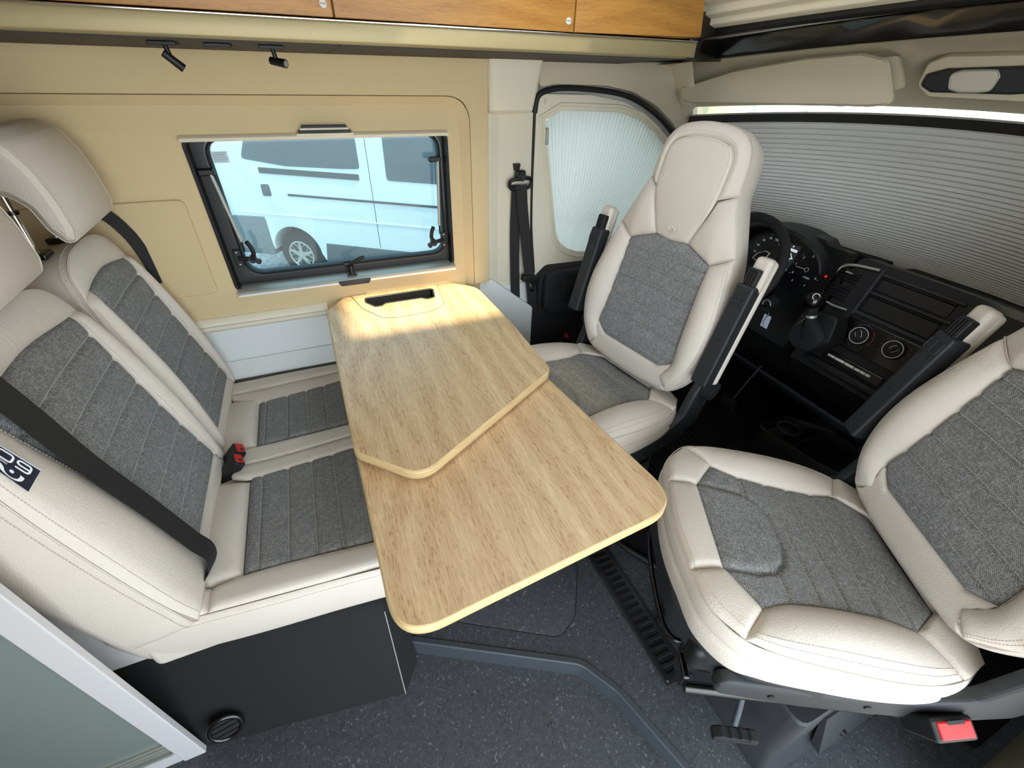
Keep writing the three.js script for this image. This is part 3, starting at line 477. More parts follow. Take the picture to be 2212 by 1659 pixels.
// ================================================================ dashboard and driving controls
const dp = (z, y, n = 0) => V(1.60 + (y - 0.8) * 0.35 - 0.944 * n, y + 0.33 * n, z);     // point on the sloping centre panel, n off its face
const dq = new THREE.Quaternion().setFromRotationMatrix(new THREE.Matrix4().makeBasis(V(0, 0, 1), V(0.3304, 0.9439, 0), V(-0.9439, 0.3304, 0)));   // local x = right, y = up the panel, z = out of it
const onDash = (geo, z, y, n = 0) => { geo.applyQuaternion(dq); const p = dp(z, y, n); geo.translate(p.x, p.y, p.z); return uvBox(geo); };
const plate = (w, h, d, z, y, n = 0, r = 0.003) => onDash(new RoundedBoxGeometry(w, h, d, 2, Math.min(r, d / 2.01)), z, y, n);
let dashboard;
{
  const t = dashboard = thing('dashboard', 'dark dashboard with radio slots, vents and heater knobs', 'dashboard');
  const prof = (z) => { const e = Math.max(0, Math.abs(z - 0.95) - 0.35) * 0.10; return [[2.30, 0.965], [1.98, 0.992 - e * 0.2], [1.80, 1.052 - e * 0.3], [1.715, 1.070 - e * 0.3], [1.688, 1.056 - e * 0.3], [1.63, 0.885], [1.566, 0.70], [1.60, 0.64], [1.74, 0.52], [1.95, 0.42], [2.30, 0.38]].map(([x, y]) => V(x + e * 0.3, y, z)); };
  const zs = Array.from({ length: 27 }, (_, i) => -0.02 + i * 0.0745);
  // built as two lengths so that the driver's side can stand back behind the wheel
  part('main_body', loft(zs.filter((z) => z > 0.83).map(prof)), M.dash, t);
  part('driver_side', loft(zs.filter((z) => z < 0.86).map((z) => prof(z).map((p, i) => (i > 2 && i < 8 ? p.clone().add(V(0.06, -0.02, 0)) : p)))), M.dash, t);
  // centre stack frame pieces
  part('stack_frame', [plate(0.012, 0.16, 0.012, 0.965, 0.985, 0.003), plate(0.24, 0.008, 0.012, 1.09, 1.047, 0.003), plate(0.24, 0.009, 0.012, 1.09, 0.990, 0.003), plate(0.24, 0.012, 0.014, 1.09, 0.922, 0.003)], M.plastic, t);
  for (const [y, h] of [[1.018, 0.042], [0.955, 0.052]]) { part('radio_slot', plate(0.215, h, 0.006, 1.085, y, 0.002), M.black, t); part('slot_lip', [plate(0.215, 0.003, 0.014, 1.085, y + h / 2, 0.006), plate(0.003, h, 0.014, 0.977, y, 0.006)], M.dash, t); }
  // left centre vents with chrome sweep
  for (const [y, h] of [[1.012, 0.038], [0.957, 0.046]]) { const v = holder('air_vent', t); part('recess', plate(0.076, h, 0.004, 0.882, y, 0.001), M.black, v); for (let k = 0; k < 4; k++) part('louver', plate(0.074, 0.0035, 0.014, 0.882, y - h / 2 + (k + 0.5) * h / 4, 0.007, 0.001), M.dash, v); }
  part('vent_tab', plate(0.020, 0.005, 0.016, 0.878, 1.020, 0.010, 0.001), M.satin, t);
  part('chrome_sweep', tube([dp(0.838, 0.928, 0.010), dp(0.834, 0.955, 0.012), dp(0.835, 1.005, 0.012), dp(0.848, 1.033, 0.012), dp(0.875, 1.045, 0.012), dp(0.955, 1.056, 0.010)], 0.0045, false, 60, 8), M.satin, t);
  part('chrome_sweep', tube([dp(0.872, 0.913, 0.010), dp(0.90, 0.911, 0.011), dp(0.945, 0.915, 0.010)], 0.0042, false, 20, 8), M.satin, t);
  // heater panel
  part('heater_panel', plate(0.27, 0.105, 0.008, 1.10, 0.858, 0.002), M.gloss, t);
  for (const [z, y, a] of [[1.033, 0.862, -0.95], [1.140, 0.868, -2.2]]) {
    const k = holder('heater_knob', t), turn = (g) => g.rotateX(Math.PI / 2);
    part('dial', onDash(turn(new THREE.CylinderGeometry(0.030, 0.033, 0.014, 40)), z, y, 0.012), M.blackSoft, k);
    part('ring', onDash(new THREE.TorusGeometry(0.0275, 0.0011, 8, 60), z, y, 0.0195), M.white, k);
    const c = Math.cos(a), s = Math.sin(a), lp = [[0.018, 0], [0.014, 0.006], [0, 0.009], [-0.010, 0.006], [-0.013, 0], [-0.010, -0.006], [0, -0.009], [0.014, -0.006]].map(([u, v]) => V(-(u - 0.006) * 1, v, 0)).map((p) => V(-p.x * c - p.y * s, -p.x * s + p.y * c, 0));
    part('pointer', onDash(new THREE.TubeGeometry(new THREE.CatmullRomCurve3(lp, true), 50, 0.0009, 6, true), z, y, 0.0200), M.white, k);
    part('grip', onDash(new RoundedBoxGeometry(0.040, 0.012, 0.012, 2, 0.004).rotateZ(a), z, y, 0.022), M.dash, k);
    for (let q = 0; q < 9; q++) { const g = -2.4 + q * 0.5 + (z > 1.1 ? 2 : 0); part('scale_mark', onDash(new THREE.BoxGeometry(0.0035, 0.0016, 0.0006).rotateZ(g).translate(0.041 * Math.cos(g), 0.041 * Math.sin(g), 0), z, y, 0.0066), std(0x77746e, 0.6), k); }
    if (z < 1.1) for (const [a0, col] of [[1.15, 0x3d3f74], [-0.35, 0x7a1c20]]) part('temperature_arc', onDash(new THREE.TorusGeometry(0.0385, 0.0016, 6, 30, 1.25).rotateZ(a0), z, y, 0.0064), std(col, 0.6), k);
  }
  // key row
  part('key_row_panel', plate(0.20, 0.034, 0.010, 1.072, 0.766, 0.004), M.gloss, t);
  for (const [z, w] of [[0.993, 0.010], [1.007, 0.014], [1.024, 0.015], [1.040, 0.016], [1.066, 0.030], [1.094, 0.018], [1.113, 0.016], [1.131, 0.014]]) part('key', plate(w, 0.008, 0.006, z, 0.768, 0.011, 0.001), M.white, t);
  part('knee_ledge', plate(0.30, 0.028, 0.03, 1.08, 0.730, 0.006, 0.01), M.dash, t);
  // gear console
  const gc = (x, y, z) => V(x, y, z);
  const ring = roundPoly([[0.862, 0.80], [0.868, 0.905], [0.985, 0.925], [1.005, 0.84], [0.968, 0.785], [0.905, 0.775]], 0.025, 6);
  part('gear_surround', loft([ring.map((p) => V(1.60, p.y - 0.02, p.x)), ring.map((p) => V(1.515 + (p.y - 0.85) * 0.25, p.y, p.x)), ring.map((p) => V(1.508 + (p.y - 0.85) * 0.25, 0.85 + (p.y - 0.85) * 0.93, 0.933 + (p.x - 0.933) * 0.93))]), M.dash, t);
}
{
  const t = thing('gear_lever', 'black gear lever with glossy knob and leather gaiter', 'gear lever');
  const c0 = V(1.515, 0.842, 0.945), c1 = V(1.500, 0.915, 0.925), L = [];
  for (let k = 0; k <= 8; k++) { const s = k / 8, c = c0.clone().lerp(c1, s), r = 0.048 * (1 - s) ** 0.8 + 0.014, n = 28; L.push(Array.from({ length: n }, (_, i) => { const a = i / n * 6.2832, rr = r * (1 + 0.10 * (1 - s) * Math.sin(a * 4 + s * 4) * (0.4 + s)); return V(c.x + rr * 0.55 * Math.cos(a) , c.y + rr * 0.75 * Math.sin(a) * (1 - s * 0.6) + 0, c.z + rr * Math.cos(a + 0.4) * 0.9); })); }
  part('gaiter', loft([[...Array(28).keys()].map((i) => { const a = i / 28 * 6.2832; return V(1.512 + 0.012 * Math.sin(a), 0.838 + 0.042 * Math.sin(a), 0.945 + 0.046 * Math.cos(a)); }), [...Array(28).keys()].map((i) => { const a = i / 28 * 6.2832, w = 1 + 0.12 * Math.sin(a * 5); return V(1.492, 0.875 + 0.030 * Math.sin(a) * w, 0.938 + 0.032 * Math.cos(a) * w); }), [...Array(28).keys()].map((i) => { const a = i / 28 * 6.2832; return V(1.482 + 0.012 * Math.cos(a), 0.912 + 0.008 * Math.sin(a), 0.926 + 0.015 * Math.sin(a)); })]), M.blackSoft, t);
  part('collar', cyl(V(1.484, 0.908, 0.927), V(1.483, 0.916, 0.925), 0.017, 0.016, 28), M.satin, t);
  part('stem', cyl(V(1.483, 0.914, 0.925), V(1.478, 0.945, 0.918), 0.0155, 0.019, 24), M.dash, t);
  const k = new THREE.SphereGeometry(0.027, 32, 20); k.scale(0.95, 1.08, 1.0); k.translate(1.476, 0.963, 0.914); part('knob', k, M.gloss, t);
  part('knob_mark', new THREE.TorusGeometry(0.010, 0.0012, 6, 30, 4.0).rotateY(-0.9).rotateX(-0.4).translate(1.460, 0.986, 0.926), M.chrome, t);
  const c = document.createElement('canvas'); c.width = 128; c.height = 192; const q = c.getContext('2d'); q.fillStyle = '#0c0c0d'; q.fillRect(0, 0, 128, 192); q.fillStyle = '#c9c9c4'; q.font = 'bold 30px sans-serif'; ['R', 'N', 'D', '+', '-'].forEach((s, i) => q.fillText(s, 84 - i * 14, 36 + i * 34)); q.fillRect(30, 20, 22, 5);
  const ct = new THREE.CanvasTexture(c); ct.colorSpace = THREE.SRGBColorSpace;
  const pl = new THREE.PlaneGeometry(0.030, 0.045); pl.applyQuaternion(dq); pl.translate(1.5075, 0.868, 0.889); part('gate_print', pl, std(0xffffff, 0.5, { map: ct }), t);
}
{ // instrument cluster under its hood
  const t = holder('instrument_cluster', dashboard); t.userData.label = 'lit instrument cluster with two round dials and small screen';
  const cp = (z, y, n = 0) => V(1.630 + (y - 1.0) * 0.3 - 0.958 * n, y + 0.287 * n, z);
  const cv = document.createElement('canvas'); cv.width = 1024; cv.height = 512; const x = cv.getContext('2d'); x.fillStyle = '#020203'; x.fillRect(0, 0, 1024, 512);
  x.textAlign = 'center'; x.textBaseline = 'middle'; x.fillStyle = '#8f9494'; x.strokeStyle = '#8f9494';
  const dial = (cx, cy, r, n, step, a0, a1, hand) => { x.font = 'bold 30px sans-serif'; for (let i = 0; i <= n; i++) { const a = a0 + (a1 - a0) * i / n; x.fillText(String(i * step), cx + r * 0.78 * Math.cos(a), cy + r * 0.78 * Math.sin(a)); x.lineWidth = 4; x.beginPath(); x.moveTo(cx + r * Math.cos(a), cy + r * Math.sin(a)); x.lineTo(cx + r * 0.93 * Math.cos(a), cy + r * 0.93 * Math.sin(a)); x.stroke(); } x.beginPath(); x.arc(cx, cy, 20, 0, 7); x.stroke(); x.lineWidth = 5; x.beginPath(); x.moveTo(cx + 20 * Math.cos(hand), cy + 20 * Math.sin(hand)); x.lineTo(cx + r * 0.7 * Math.cos(hand), cy + r * 0.7 * Math.sin(hand)); x.stroke(); };
  dial(270, 250, 190, 9, 20, 2.4, 6.9, 2.5); dial(760, 262, 170, 6, 1, 2.6, 6.6, 3.1);
  x.font = 'bold 26px sans-serif'; x.fillText('x1000', 800, 330); x.fillText('km/h', 270, 330); x.fillText('E', 690, 400); x.fillText('F', 830, 400);
  x.fillStyle = '#23292c'; x.fillRect(455, 90, 130, 260); x.fillStyle = '#e8f0ee'; x.fillRect(470, 130, 100, 26); x.fillRect(480, 290, 60, 12); x.fillRect(462, 330, 110, 5); x.strokeStyle = '#e8f0ee'; x.lineWidth = 9; x.beginPath(); x.moveTo(500, 275); x.lineTo(500, 220); x.lineTo(480, 220); x.lineTo(520, 178); x.lineTo(560, 220); x.lineTo(540, 220); x.lineTo(540, 275); x.closePath(); x.stroke(); x.beginPath(); x.arc(505, 108, 9, 0, 7); x.fill();
  x.fillStyle = '#ff2416'; x.beginPath(); x.moveTo(945, 262); x.lineTo(962, 232); x.lineTo(979, 262); x.fill();
  const ct = new THREE.CanvasTexture(cv); ct.colorSpace = THREE.SRGBColorSpace;
  const g = new THREE.PlaneGeometry(0.38, 0.19); g.applyQuaternion(new THREE.Quaternion().setFromRotationMatrix(new THREE.Matrix4().makeBasis(V(0, 0, 1), V(0.287, 0.958, 0), V(-0.958, 0.287, 0)))); const c = cp(0.665, 0.995, 0.004); g.translate(c.x, c.y, c.z);
  part('display_screen', g, std(0x000000, 0.35, { emissive: 0xffffff, emissiveMap: ct, emissiveIntensity: 0.7 }), t);
  part('back_shell', loft([0, 0.06].map((d) => roundPoly([[0.47, 0.90], [0.47, 1.05], [0.55, 1.10], [0.76, 1.10], [0.825, 1.04], [0.825, 0.92], [0.79, 0.90]], 0.04, 5).map((p) => V(1.632 + (p.y - 1) * 0.3 + d, p.y, p.x)))), M.black, t);
  const hood = [[0.45, 0.98], [0.455, 1.05], [0.50, 1.095], [0.58, 1.113], [0.68, 1.112], [0.75, 1.092], [0.80, 1.062], [0.828, 1.020]].map(([z, y]) => V(1.60, y, z));
  const hb = hood.map((p) => p.clone().add(V(0.15, -0.012, 0))), h2 = hood.map((p) => p.clone().add(V(-0.01, -0.014, 0)));
  part('hood', [panel(curve(hood), curve(hb), null, null, { nu: 40, nv: 6, puff: 0, out: V(0, 1, 0) }).geo, panel(curve(h2), curve(hood), null, null, { nu: 40, nv: 6, puff: 0.004, out: V(-1, 0, 0) }).geo, panel(curve(h2), curve(hb.map((p) => p.clone().add(V(-0.05, -0.012, 0)))), null, null, { nu: 40, nv: 4, puff: 0, out: V(0, -1, 0) }).geo], M.dash, t);
}
{ // steering wheel and column
  const t = thing('steering_wheel', 'black steering wheel with silver trimmed hub behind the far seat', 'steering wheel', [1.425, 0.985, 0.60]);
  const q = new THREE.Quaternion().setFromUnitVectors(V(0, 0, 1), V(-0.88, 0.47, 0).normalize()), R = (g) => g.applyQuaternion(q);
  part('rim', R(new THREE.TorusGeometry(0.183, 0.0165, 16, 80)), M.blackSoft, t);
  const hub = new THREE.CylinderGeometry(0.062, 0.075, 0.05, 32); hub.rotateX(Math.PI / 2); part('hub', R(hub.translate(0, 0, -0.008)), M.dash, t);
  for (const a of [0.15, Math.PI - 0.15, -Math.PI / 2]) { const s = new RoundedBoxGeometry(0.13, a < -1 ? 0.04 : 0.05, 0.018, 2, 0.006).translate(0.115, 0, -0.006).rotateZ(a); part('spoke', R(s), M.dash, t); const k = new THREE.TorusGeometry(0.020, 0.0022, 6, 6).scale(1.5, 0.8, 1).translate(0.105, 0, 0.006).rotateZ(a); part('spoke_trim', R(k), M.satin, t); }
  part('steering_column', [cyl(V(1.47, 0.96, 0.60), V(1.63, 0.87, 0.60), 0.055, 0.07), bx(1.485, 1.62, 0.845, 0.955, 0.54, 0.69, 0.03)], M.dash, dashboard);
}
{
  const t = thing('ignition_key', 'ignition key with white paper tag hanging by the steering column', 'key');
  part('barrel', cyl(V(1.54, 0.872, 0.735), V(1.505, 0.868, 0.742), 0.026, 0.022, 30), M.dash, t);
  part('lock_ring', new THREE.TorusGeometry(0.0165, 0.0022, 8, 40, 3.6).rotateY(-Math.PI / 2).translate(1.502, 0.868, 0.742), M.satin, t);
  part('key_head', bx(1.480, 1.500, 0.852, 0.862, 0.742, 0.775, 0.003), M.blackSoft, t);
  part('key_ring', new THREE.TorusGeometry(0.009, 0.0010, 6, 30).rotateY(0.6).translate(1.485, 0.846, 0.776), M.chrome, t);
  part('paper_tag', bx(1.4895, 1.4905, 0.787, 0.838, 0.758, 0.789, 0.0004), std(0xc9d0e2, 0.7), t);
  part('tag_string', tube([V(1.487, 0.842, 0.776), V(1.4885, 0.826, 0.770), V(1.4885, 0.806, 0.766), V(1.4888, 0.790, 0.774)], 0.0008), M.black, t);
}
{
  const t = thing('brake_pedal', 'dark rubber pedal in the shadowed driver footwell', 'pedal');
  part('arm', tube([V(1.80, 0.45, 0.64), V(1.74, 0.36, 0.64), V(1.69, 0.27, 0.64)], 0.008), M.black, t);
  part('pad', [bx(1.66, 1.68, 0.22, 0.29, 0.60, 0.68, 0.006), ...[0.235, 0.25, 0.265, 0.28].map((y) => bx(1.655, 1.662, y - 0.003, y + 0.003, 0.605, 0.675, 0.001))], M.blackSoft, t);
}
{
  const mat = thing('cab_floor_mat', 'black ribbed rubber mat on the cab floor', 'mat', [0, 0.075, 0]);
  part('base', eXZ(roundPoly([[0.79, -0.06], [2.32, -0.06], [2.32, 1.93], [1.36, 1.93], [1.30, 1.30], [0.94, 1.27], [0.79, 0.99]], 0.03, 4), 0.0005, 0.010, 0.004), M.carpetMat, mat)
  part('edge_lip', tube([V(0.802, 0.012, 0.70), V(0.802, 0.012, 0.985), V(0.865, 0.012, 1.12), V(0.935, 0.012, 1.25)], 0.011, false, 40, 8), M.black, mat);
  part('floor_bolt', [new THREE.TorusGeometry(0.022, 0.006, 10, 30).rotateX(Math.PI / 2).translate(0.955, 0.013, 1.03), cyl(V(0.955, 0.008, 1.03), V(0.955, 0.016, 1.03), 0.012, 0.010, 6)], M.plastic, mat);
  const ribs = []; for (let i = 0; i < 26; i++) ribs.push(bx(1.10 + i * 0.032, 1.112 + i * 0.032, 0.008, 0.0125, 0.08, 0.88, 0.001)); part('ribs', ribs, M.rubber, mat);
}
{ // low tray with cup holder between the seats
  const t = thing('cup_holder_tray', 'low black tray with round cup holder between the front seats', 'tray');
  const o = roundPoly([[1.62, 0.83], [1.80, 0.83], [1.92, 1.0], [1.92, 1.30], [1.74, 1.30], [1.66, 1.10]], 0.05, 6);
  part('shell', loft([o.map((p) => V(1.78 + (p.x - 1.78) * 1.06, 0.077, 1.06 + (p.y - 1.06) * 1.06)), o.map((p) => V(p.x, 0.29, p.y)), o.map((p) => V(1.78 + (p.x - 1.78) * 0.95, 0.30, 1.06 + (p.y - 1.06) * 0.96)), o.map((p) => V(1.78 + (p.x - 1.78) * 0.92, 0.292, 1.06 + (p.y - 1.06) * 0.94)), o.map((p) => V(1.78 + (p.x - 1.78) * 0.88, 0.25, 1.06 + (p.y - 1.06) * 0.90))]), M.dash, t);
  part('cup_ring', new THREE.TorusGeometry(0.047, 0.006, 10, 40).rotateX(Math.PI / 2).translate(1.74, 0.298, 0.915), M.plastic, t);
  part('divider', bx(1.72, 1.88, 0.25, 0.292, 0.985, 0.995, 0.003), M.plastic, t);
}

// ================================================================ swivelled cab seats (local axes: x forward, y up, z across)
const distPoly = (pts) => (a, b) => { let d = 9; for (let i = 0; i < pts.length - 1; i++) { const [x0, y0] = pts[i], [x1, y1] = pts[i + 1], t = THREE.MathUtils.clamp(((a - x0) * (x1 - x0) + (b - y0) * (y1 - y0)) / ((x1 - x0) ** 2 + (y1 - y0) ** 2), 0, 1); d = Math.min(d, Math.hypot(a - x0 - t * (x1 - x0), b - y0 - t * (y1 - y0))); } return d; };
const seamPipe = (pts, r = 0.0016) => tube(pts, r, false, 70, 6);
function makeCabSeat(label) {
  const t = thing('captain_chair', label, 'chair', [0, 0, 0], 0, 'swivelled cab seats');
  // ---- cushion
  const c = (f, s, dy = 0) => V(f, 0.551 + 0.173 * f + dy, s), cu = holder('seat_cushion', t), th = [];
  const sideF = [[0.224, 0.204], [0.17, 0.184], [0.10, 0.174], [0.02, 0.170], [-0.06, 0.172], [-0.131, 0.186]];
  const CH = [0.152, 0.078, 0.014, -0.056, -0.126], sub = distPoly([[0.30, 0.127], [0.170, 0.120], [0.135, 0.105], [0.112, 0.07], [0.105, 0.03], [0.108, -0.03], [0.125, -0.075], [0.160, -0.108], [0.20, -0.119], [0.30, -0.121]]);
  const inSub = (x, z) => x > 0.105 && Math.abs(z) < 0.125 && sub(x, z) > 0.001 && x > 0.112 + Math.max(0, Math.abs(z) - 0.06) * 0.9;
  const fabDisp = (p) => { let d = -0.006 * Math.exp(-((p.z / 0.15) ** 2)); for (const k of CH) if (!inSub(p.x, p.z)) d -= 0.0065 * Math.exp(-(((p.x - k) / 0.0050) ** 2)); return d - 0.009 * Math.exp(-((sub(p.x, p.z) / 0.0060) ** 2)) + 0.004 * (inSub(p.x, p.z) ? Math.min(1, sub(p.x, p.z) / 0.02) : 0); };
  const fab = panel(curve([c(0.224, -0.204), c(0.285, -0.121), c(0.285, 0.121), c(0.224, 0.204)], false), curve([c(-0.131, -0.186), c(-0.21, -0.129), c(-0.21, 0.129), c(-0.131, 0.186)], false), curve(sideF.map(([f, s]) => c(f, -s))), curve(sideF.map(([f, s]) => c(f, s))), { nu: 110, nv: 150, puff: 0.010, edge: 0.02, disp: fabDisp });
  part('fabric_panel', fab.geo, M.fabric, cu).userData.label = 'grey woven fabric centre panel';
  const chTh = [];
  for (const k of CH) { const pts = []; for (let i = 4; i <= 96; i++) { const u = i / 100; let lo = 0, hi = 1; for (let q = 0; q < 22; q++) { const m = (lo + hi) / 2; fab.at(u, m).x > k ? lo = m : hi = m; } const p = fab.at(u, lo, 0.0006); if (lo > 0.01 && lo < 0.985 && !inSub(p.x, p.z)) pts.push(p); else if (pts.length > 8) { chTh.push(...stitches(pts, 0.0066, 0.0046, 0.0008)); pts.length = 0; } else pts.length = 0; } if (pts.length > 8) chTh.push(...stitches(pts, 0.0066, 0.0046, 0.0008)); }
  const stf = part('channel_stitching', chTh, M.darkThread, cu); stf.userData.kind = 'stuff';
  const outer = [[0.285, 0.272], [0.22, 0.288], [0.10, 0.296], [0.0, 0.298], [-0.10, 0.290], [-0.18, 0.268], [-0.235, 0.235]];
  for (const g of [-1, 1]) {
    const bol = panel(curve(sideF.map(([f, s]) => c(f, g * s))), curve(outer.slice(0, 6).map(([f, s]) => c(f, g * s, -0.005))), curve([c(0.224, g * 0.204), c(0.285, g * 0.272, -0.005)]), curve([c(-0.131, g * 0.186), c(-0.18, g * 0.268, -0.005)]), { nu: 50, nv: 30, puff: 0.010, belly: 0.030, edge: 0.02 });
    part('side_bolster', bol.geo, M.leather, cu);
    th.push(...stitches(along(bol, (s) => [0.02 + 0.96 * s, 0.80])), ...stitches(along(bol, (s) => [0.02 + 0.96 * s, 0.90])));
    const cor = panel(curve([c(0.285, g * 0.121), c(0.224, g * 0.204)]), curve([c(0.358, g * 0.130, -0.018), c(0.338, g * 0.215, -0.014), c(0.285, g * 0.272, -0.005)]), null, null, { nu: 26, nv: 22, puff: 0.012, belly: 0.010 });
    part('front_corner', cor.geo, M.leather, cu);
    th.push(...stitches(along(cor, (s) => [s, 0.84])));
    part('seam_piping', seamPipe([...sideF.map(([f, s]) => c(f, g * s, 0.0005))]), M.thread, cu);
  }
  const fr = panel(curve([c(0.285, -0.121), c(0.285, 0.121)]), curve([c(0.358, -0.130, -0.018), c(0.372, 0, -0.020), c(0.358, 0.130, -0.018)]), null, null, { nu: 30, nv: 24, puff: 0.012, belly: 0.010 });
  part('front_panel', fr.geo, M.leather, cu); th.push(...stitches(along(fr, (s) => [s, 0.86])));
  part('rear_panel', panel(curve([c(-0.18, -0.268, -0.004), c(-0.131, -0.186), c(-0.21, -0.129), c(-0.21, 0.129), c(-0.131, 0.186), c(-0.18, 0.268, -0.004)], false), curve([c(-0.25, -0.225, -0.01), c(-0.285, -0.12, 0), c(-0.285, 0.12, 0), c(-0.25, 0.225, -0.01)], false), null, null, { nu: 60, nv: 14, puff: 0.012, sides: [1, 0, 0, 0] }).geo, M.leather, cu);
  // side wall all round, two bands with a piped seam between
  const half = [[-0.25, 0.225, -0.01], [-0.18, 0.268, -0.005], [-0.10, 0.290, -0.005], [0.0, 0.298, -0.005], [0.10, 0.296, -0.005], [0.22, 0.288, -0.005], [0.285, 0.272, -0.006], [0.338, 0.215, -0.014], [0.358, 0.130, -0.018], [0.372, 0, -0.020]], ring = [...half, ...half.slice(0, -1).reverse().map(([f, s, d]) => [f, -s, d])];
  const r0 = curve(ring.map(([f, s, d]) => c(f, s, d))), r1 = curve(ring.map(([f, s, d]) => c(f * 1.012, s * 1.018, d - 0.045))), r2 = curve(ring.map(([f, s, d]) => V(f * 0.975, 0.440 + 0.05 * f, s * 0.965)));
  const out = (a, b) => { const P = panel(a, b, null, null, { nu: 120, nv: 12, puff: 0 }); return P; };
  const band = (a, b, pf) => { const nu = 140, nv = 12, pos = [], uv = [], idx = []; for (let j = 0; j <= nv; j++) for (let i = 0; i <= nu; i++) { const v = j / nv, p = a(i / nu).lerp(b(i / nu), v), e = Math.sqrt(Math.max(0, 1 - (2 * v - 1) ** 2)), n = V(p.x - 0.04, 0, p.z * 1.3).normalize(); p.addScaledVector(n, pf * e); pos.push(p.x, p.y, p.z); uv.push(i / nu * a.len, v * 0.06); } for (let j = 0; j < nv; j++) for (let i = 0; i < nu; i++) { const q = j * (nu + 1) + i, w = q + nu + 1; idx.push(q, q + 1, w, q + 1, w + 1, w); } const g = new THREE.BufferGeometry(); g.setAttribute('position', new THREE.Float32BufferAttribute(pos, 3)); g.setAttribute('uv', new THREE.Float32BufferAttribute(uv, 2)); g.setIndex(idx); g.computeVertexNormals(); return g; };
  part('side_wall', [band(r0, r1, 0.006)], M.leather, cu); part('side_wall', [band(r1, r2, 0.012)], M.leather, cu);
  const line = (f, n = 160, lift = 0.002) => Array.from({ length: n + 1 }, (_, i) => { const p = f(i / n); return p.addScaledVector(V(p.x - 0.04, 0, p.z * 1.3).normalize(), lift); });
  part('seam_piping', tube(line(r0, 90, 0.0008), 0.0018, false, 180, 6), M.thread, cu); part('seam_piping', tube(line(r1, 90, 0.0004), 0.0018, false, 180, 6), M.thread, cu);
  for (const dy of [-0.006, 0.006]) th.push(...stitches(line(r1, 160, 0.0032).map((p) => p.clone().add(V(0, dy, 0)))));
  // ---- backrest
  const R = 0.225, b = (s, tt, n = 0) => V(-0.188 - tt * Math.sin(R) + n * Math.cos(R), 0.558 + tt * Math.cos(R) + n * Math.sin(R), s), ba = holder('backrest', t), FW = V(Math.cos(R), Math.sin(R), 0);
  const sB = [[0.189, 0.109], [0.180, 0.20], [0.174, 0.30], [0.170, 0.38], [0.169, 0.455]], BC = [0.112, 0.178, 0.250, 0.325, 0.380, 0.432];
  const tOf = (p) => (p.x + 0.188) * -Math.sin(R) + (p.y - 0.558) * Math.cos(R);
  const bf = panel(curve([b(-0.189, 0.109), b(-0.135, 0.075), b(0.135, 0.075), b(0.189, 0.109)], false), curve([b(-0.169, 0.455), b(-0.067, 0.495), b(0.067, 0.495), b(0.169, 0.455)], false), curve(sB.map(([s, q]) => b(-s, q))), curve(sB.map(([s, q]) => b(s, q))), { nu: 90, nv: 150, puff: 0.011, edge: 0.02, out: FW, disp: (p) => { const q = tOf(p) + 0.10 * p.z * p.z; let d = 0; for (const k of BC) d -= 0.0065 * Math.exp(-(((q - k) / 0.0050) ** 2)); return d; } });
  part('fabric_panel', bf.geo, M.fabric, ba).userData.label = 'grey woven fabric centre panel';
  const bth = []; for (const k of BC) { const pts = []; for (let i = 3; i <= 97; i++) { const u = i / 100; let lo = 0, hi = 1; for (let q = 0; q < 22; q++) { const m = (lo + hi) / 2, p = bf.at(u, m); tOf(p) + 0.10 * p.z * p.z < k + 0.004 ? lo = m : hi = m; } if (lo > 0.02 && lo < 0.98) pts.push(bf.at(u, lo, 0.0006)); } if (pts.length > 8) bth.push(...stitches(pts, 0.0066, 0.0046, 0.0008)); }
  part('channel_stitching', bth, M.darkThread, ba).userData.kind = 'stuff';
  const oB = [[0.205, 0.004], [0.265, 0.090], [0.292, 0.18], [0.293, 0.27], [0.276, 0.36], [0.258, 0.43], [0.238, 0.497]];
  for (const g of [-1, 1]) {
    const bol = panel(curve([b(g * 0.16, 0.045, 0.004), ...sB.map(([s, q]) => b(g * s, q))]), curve(oB.map(([s, q]) => b(g * s, q, -0.004))), null, null, { nu: 60, nv: 30, puff: 0.012, belly: 0.034, edge: 0.02, out: FW });
    part('side_bolster', bol.geo, M.leather, ba); th.push(...stitches(along(bol, (s) => [s, 0.80])), ...stitches(along(bol, (s) => [s, 0.88])));
    const sh = panel(curve([b(g * 0.067, 0.495), b(g * 0.169, 0.455), b(g * 0.238, 0.497, -0.004)], false), curve([b(g * 0.118, 0.640, 0.012), b(g * 0.168, 0.665, -0.004)]), curve([b(g * 0.067, 0.495), b(g * 0.085, 0.54, 0.005), b(g * 0.104, 0.59, 0.008), b(g * 0.118, 0.640, 0.012)]), curve([b(g * 0.238, 0.497, -0.004), b(g * 0.212, 0.56, -0.004), b(g * 0.188, 0.615, -0.004), b(g * 0.168, 0.665, -0.004)]), { nu: 34, nv: 30, puff: 0.010, belly: 0.016, out: FW });
    part('shoulder_panel', sh.geo, M.leather, ba);
    part('seam_piping', [seamPipe([b(g * 0.067, 0.495, 0.002), b(g * 0.085, 0.54, 0.007), b(g * 0.104, 0.59, 0.010), b(g * 0.118, 0.640, 0.014)]), seamPipe([b(g * 0.169, 0.455, 0.002), b(g * 0.20, 0.475, 0.006), b(g * 0.238, 0.497, -0.002)]), seamPipe(sB.map(([s, q]) => b(g * s, q, 0.001)))], M.thread, ba);
  }
  const hs = [[0.067, 0.495], [0.085, 0.54], [0.104, 0.59], [0.118, 0.640], [0.121, 0.70], [0.117, 0.752], [0.098, 0.783]], hn = (q) => 0.004 + 0.022 * Math.min(1, Math.max(0, (q - 0.495) / 0.14));
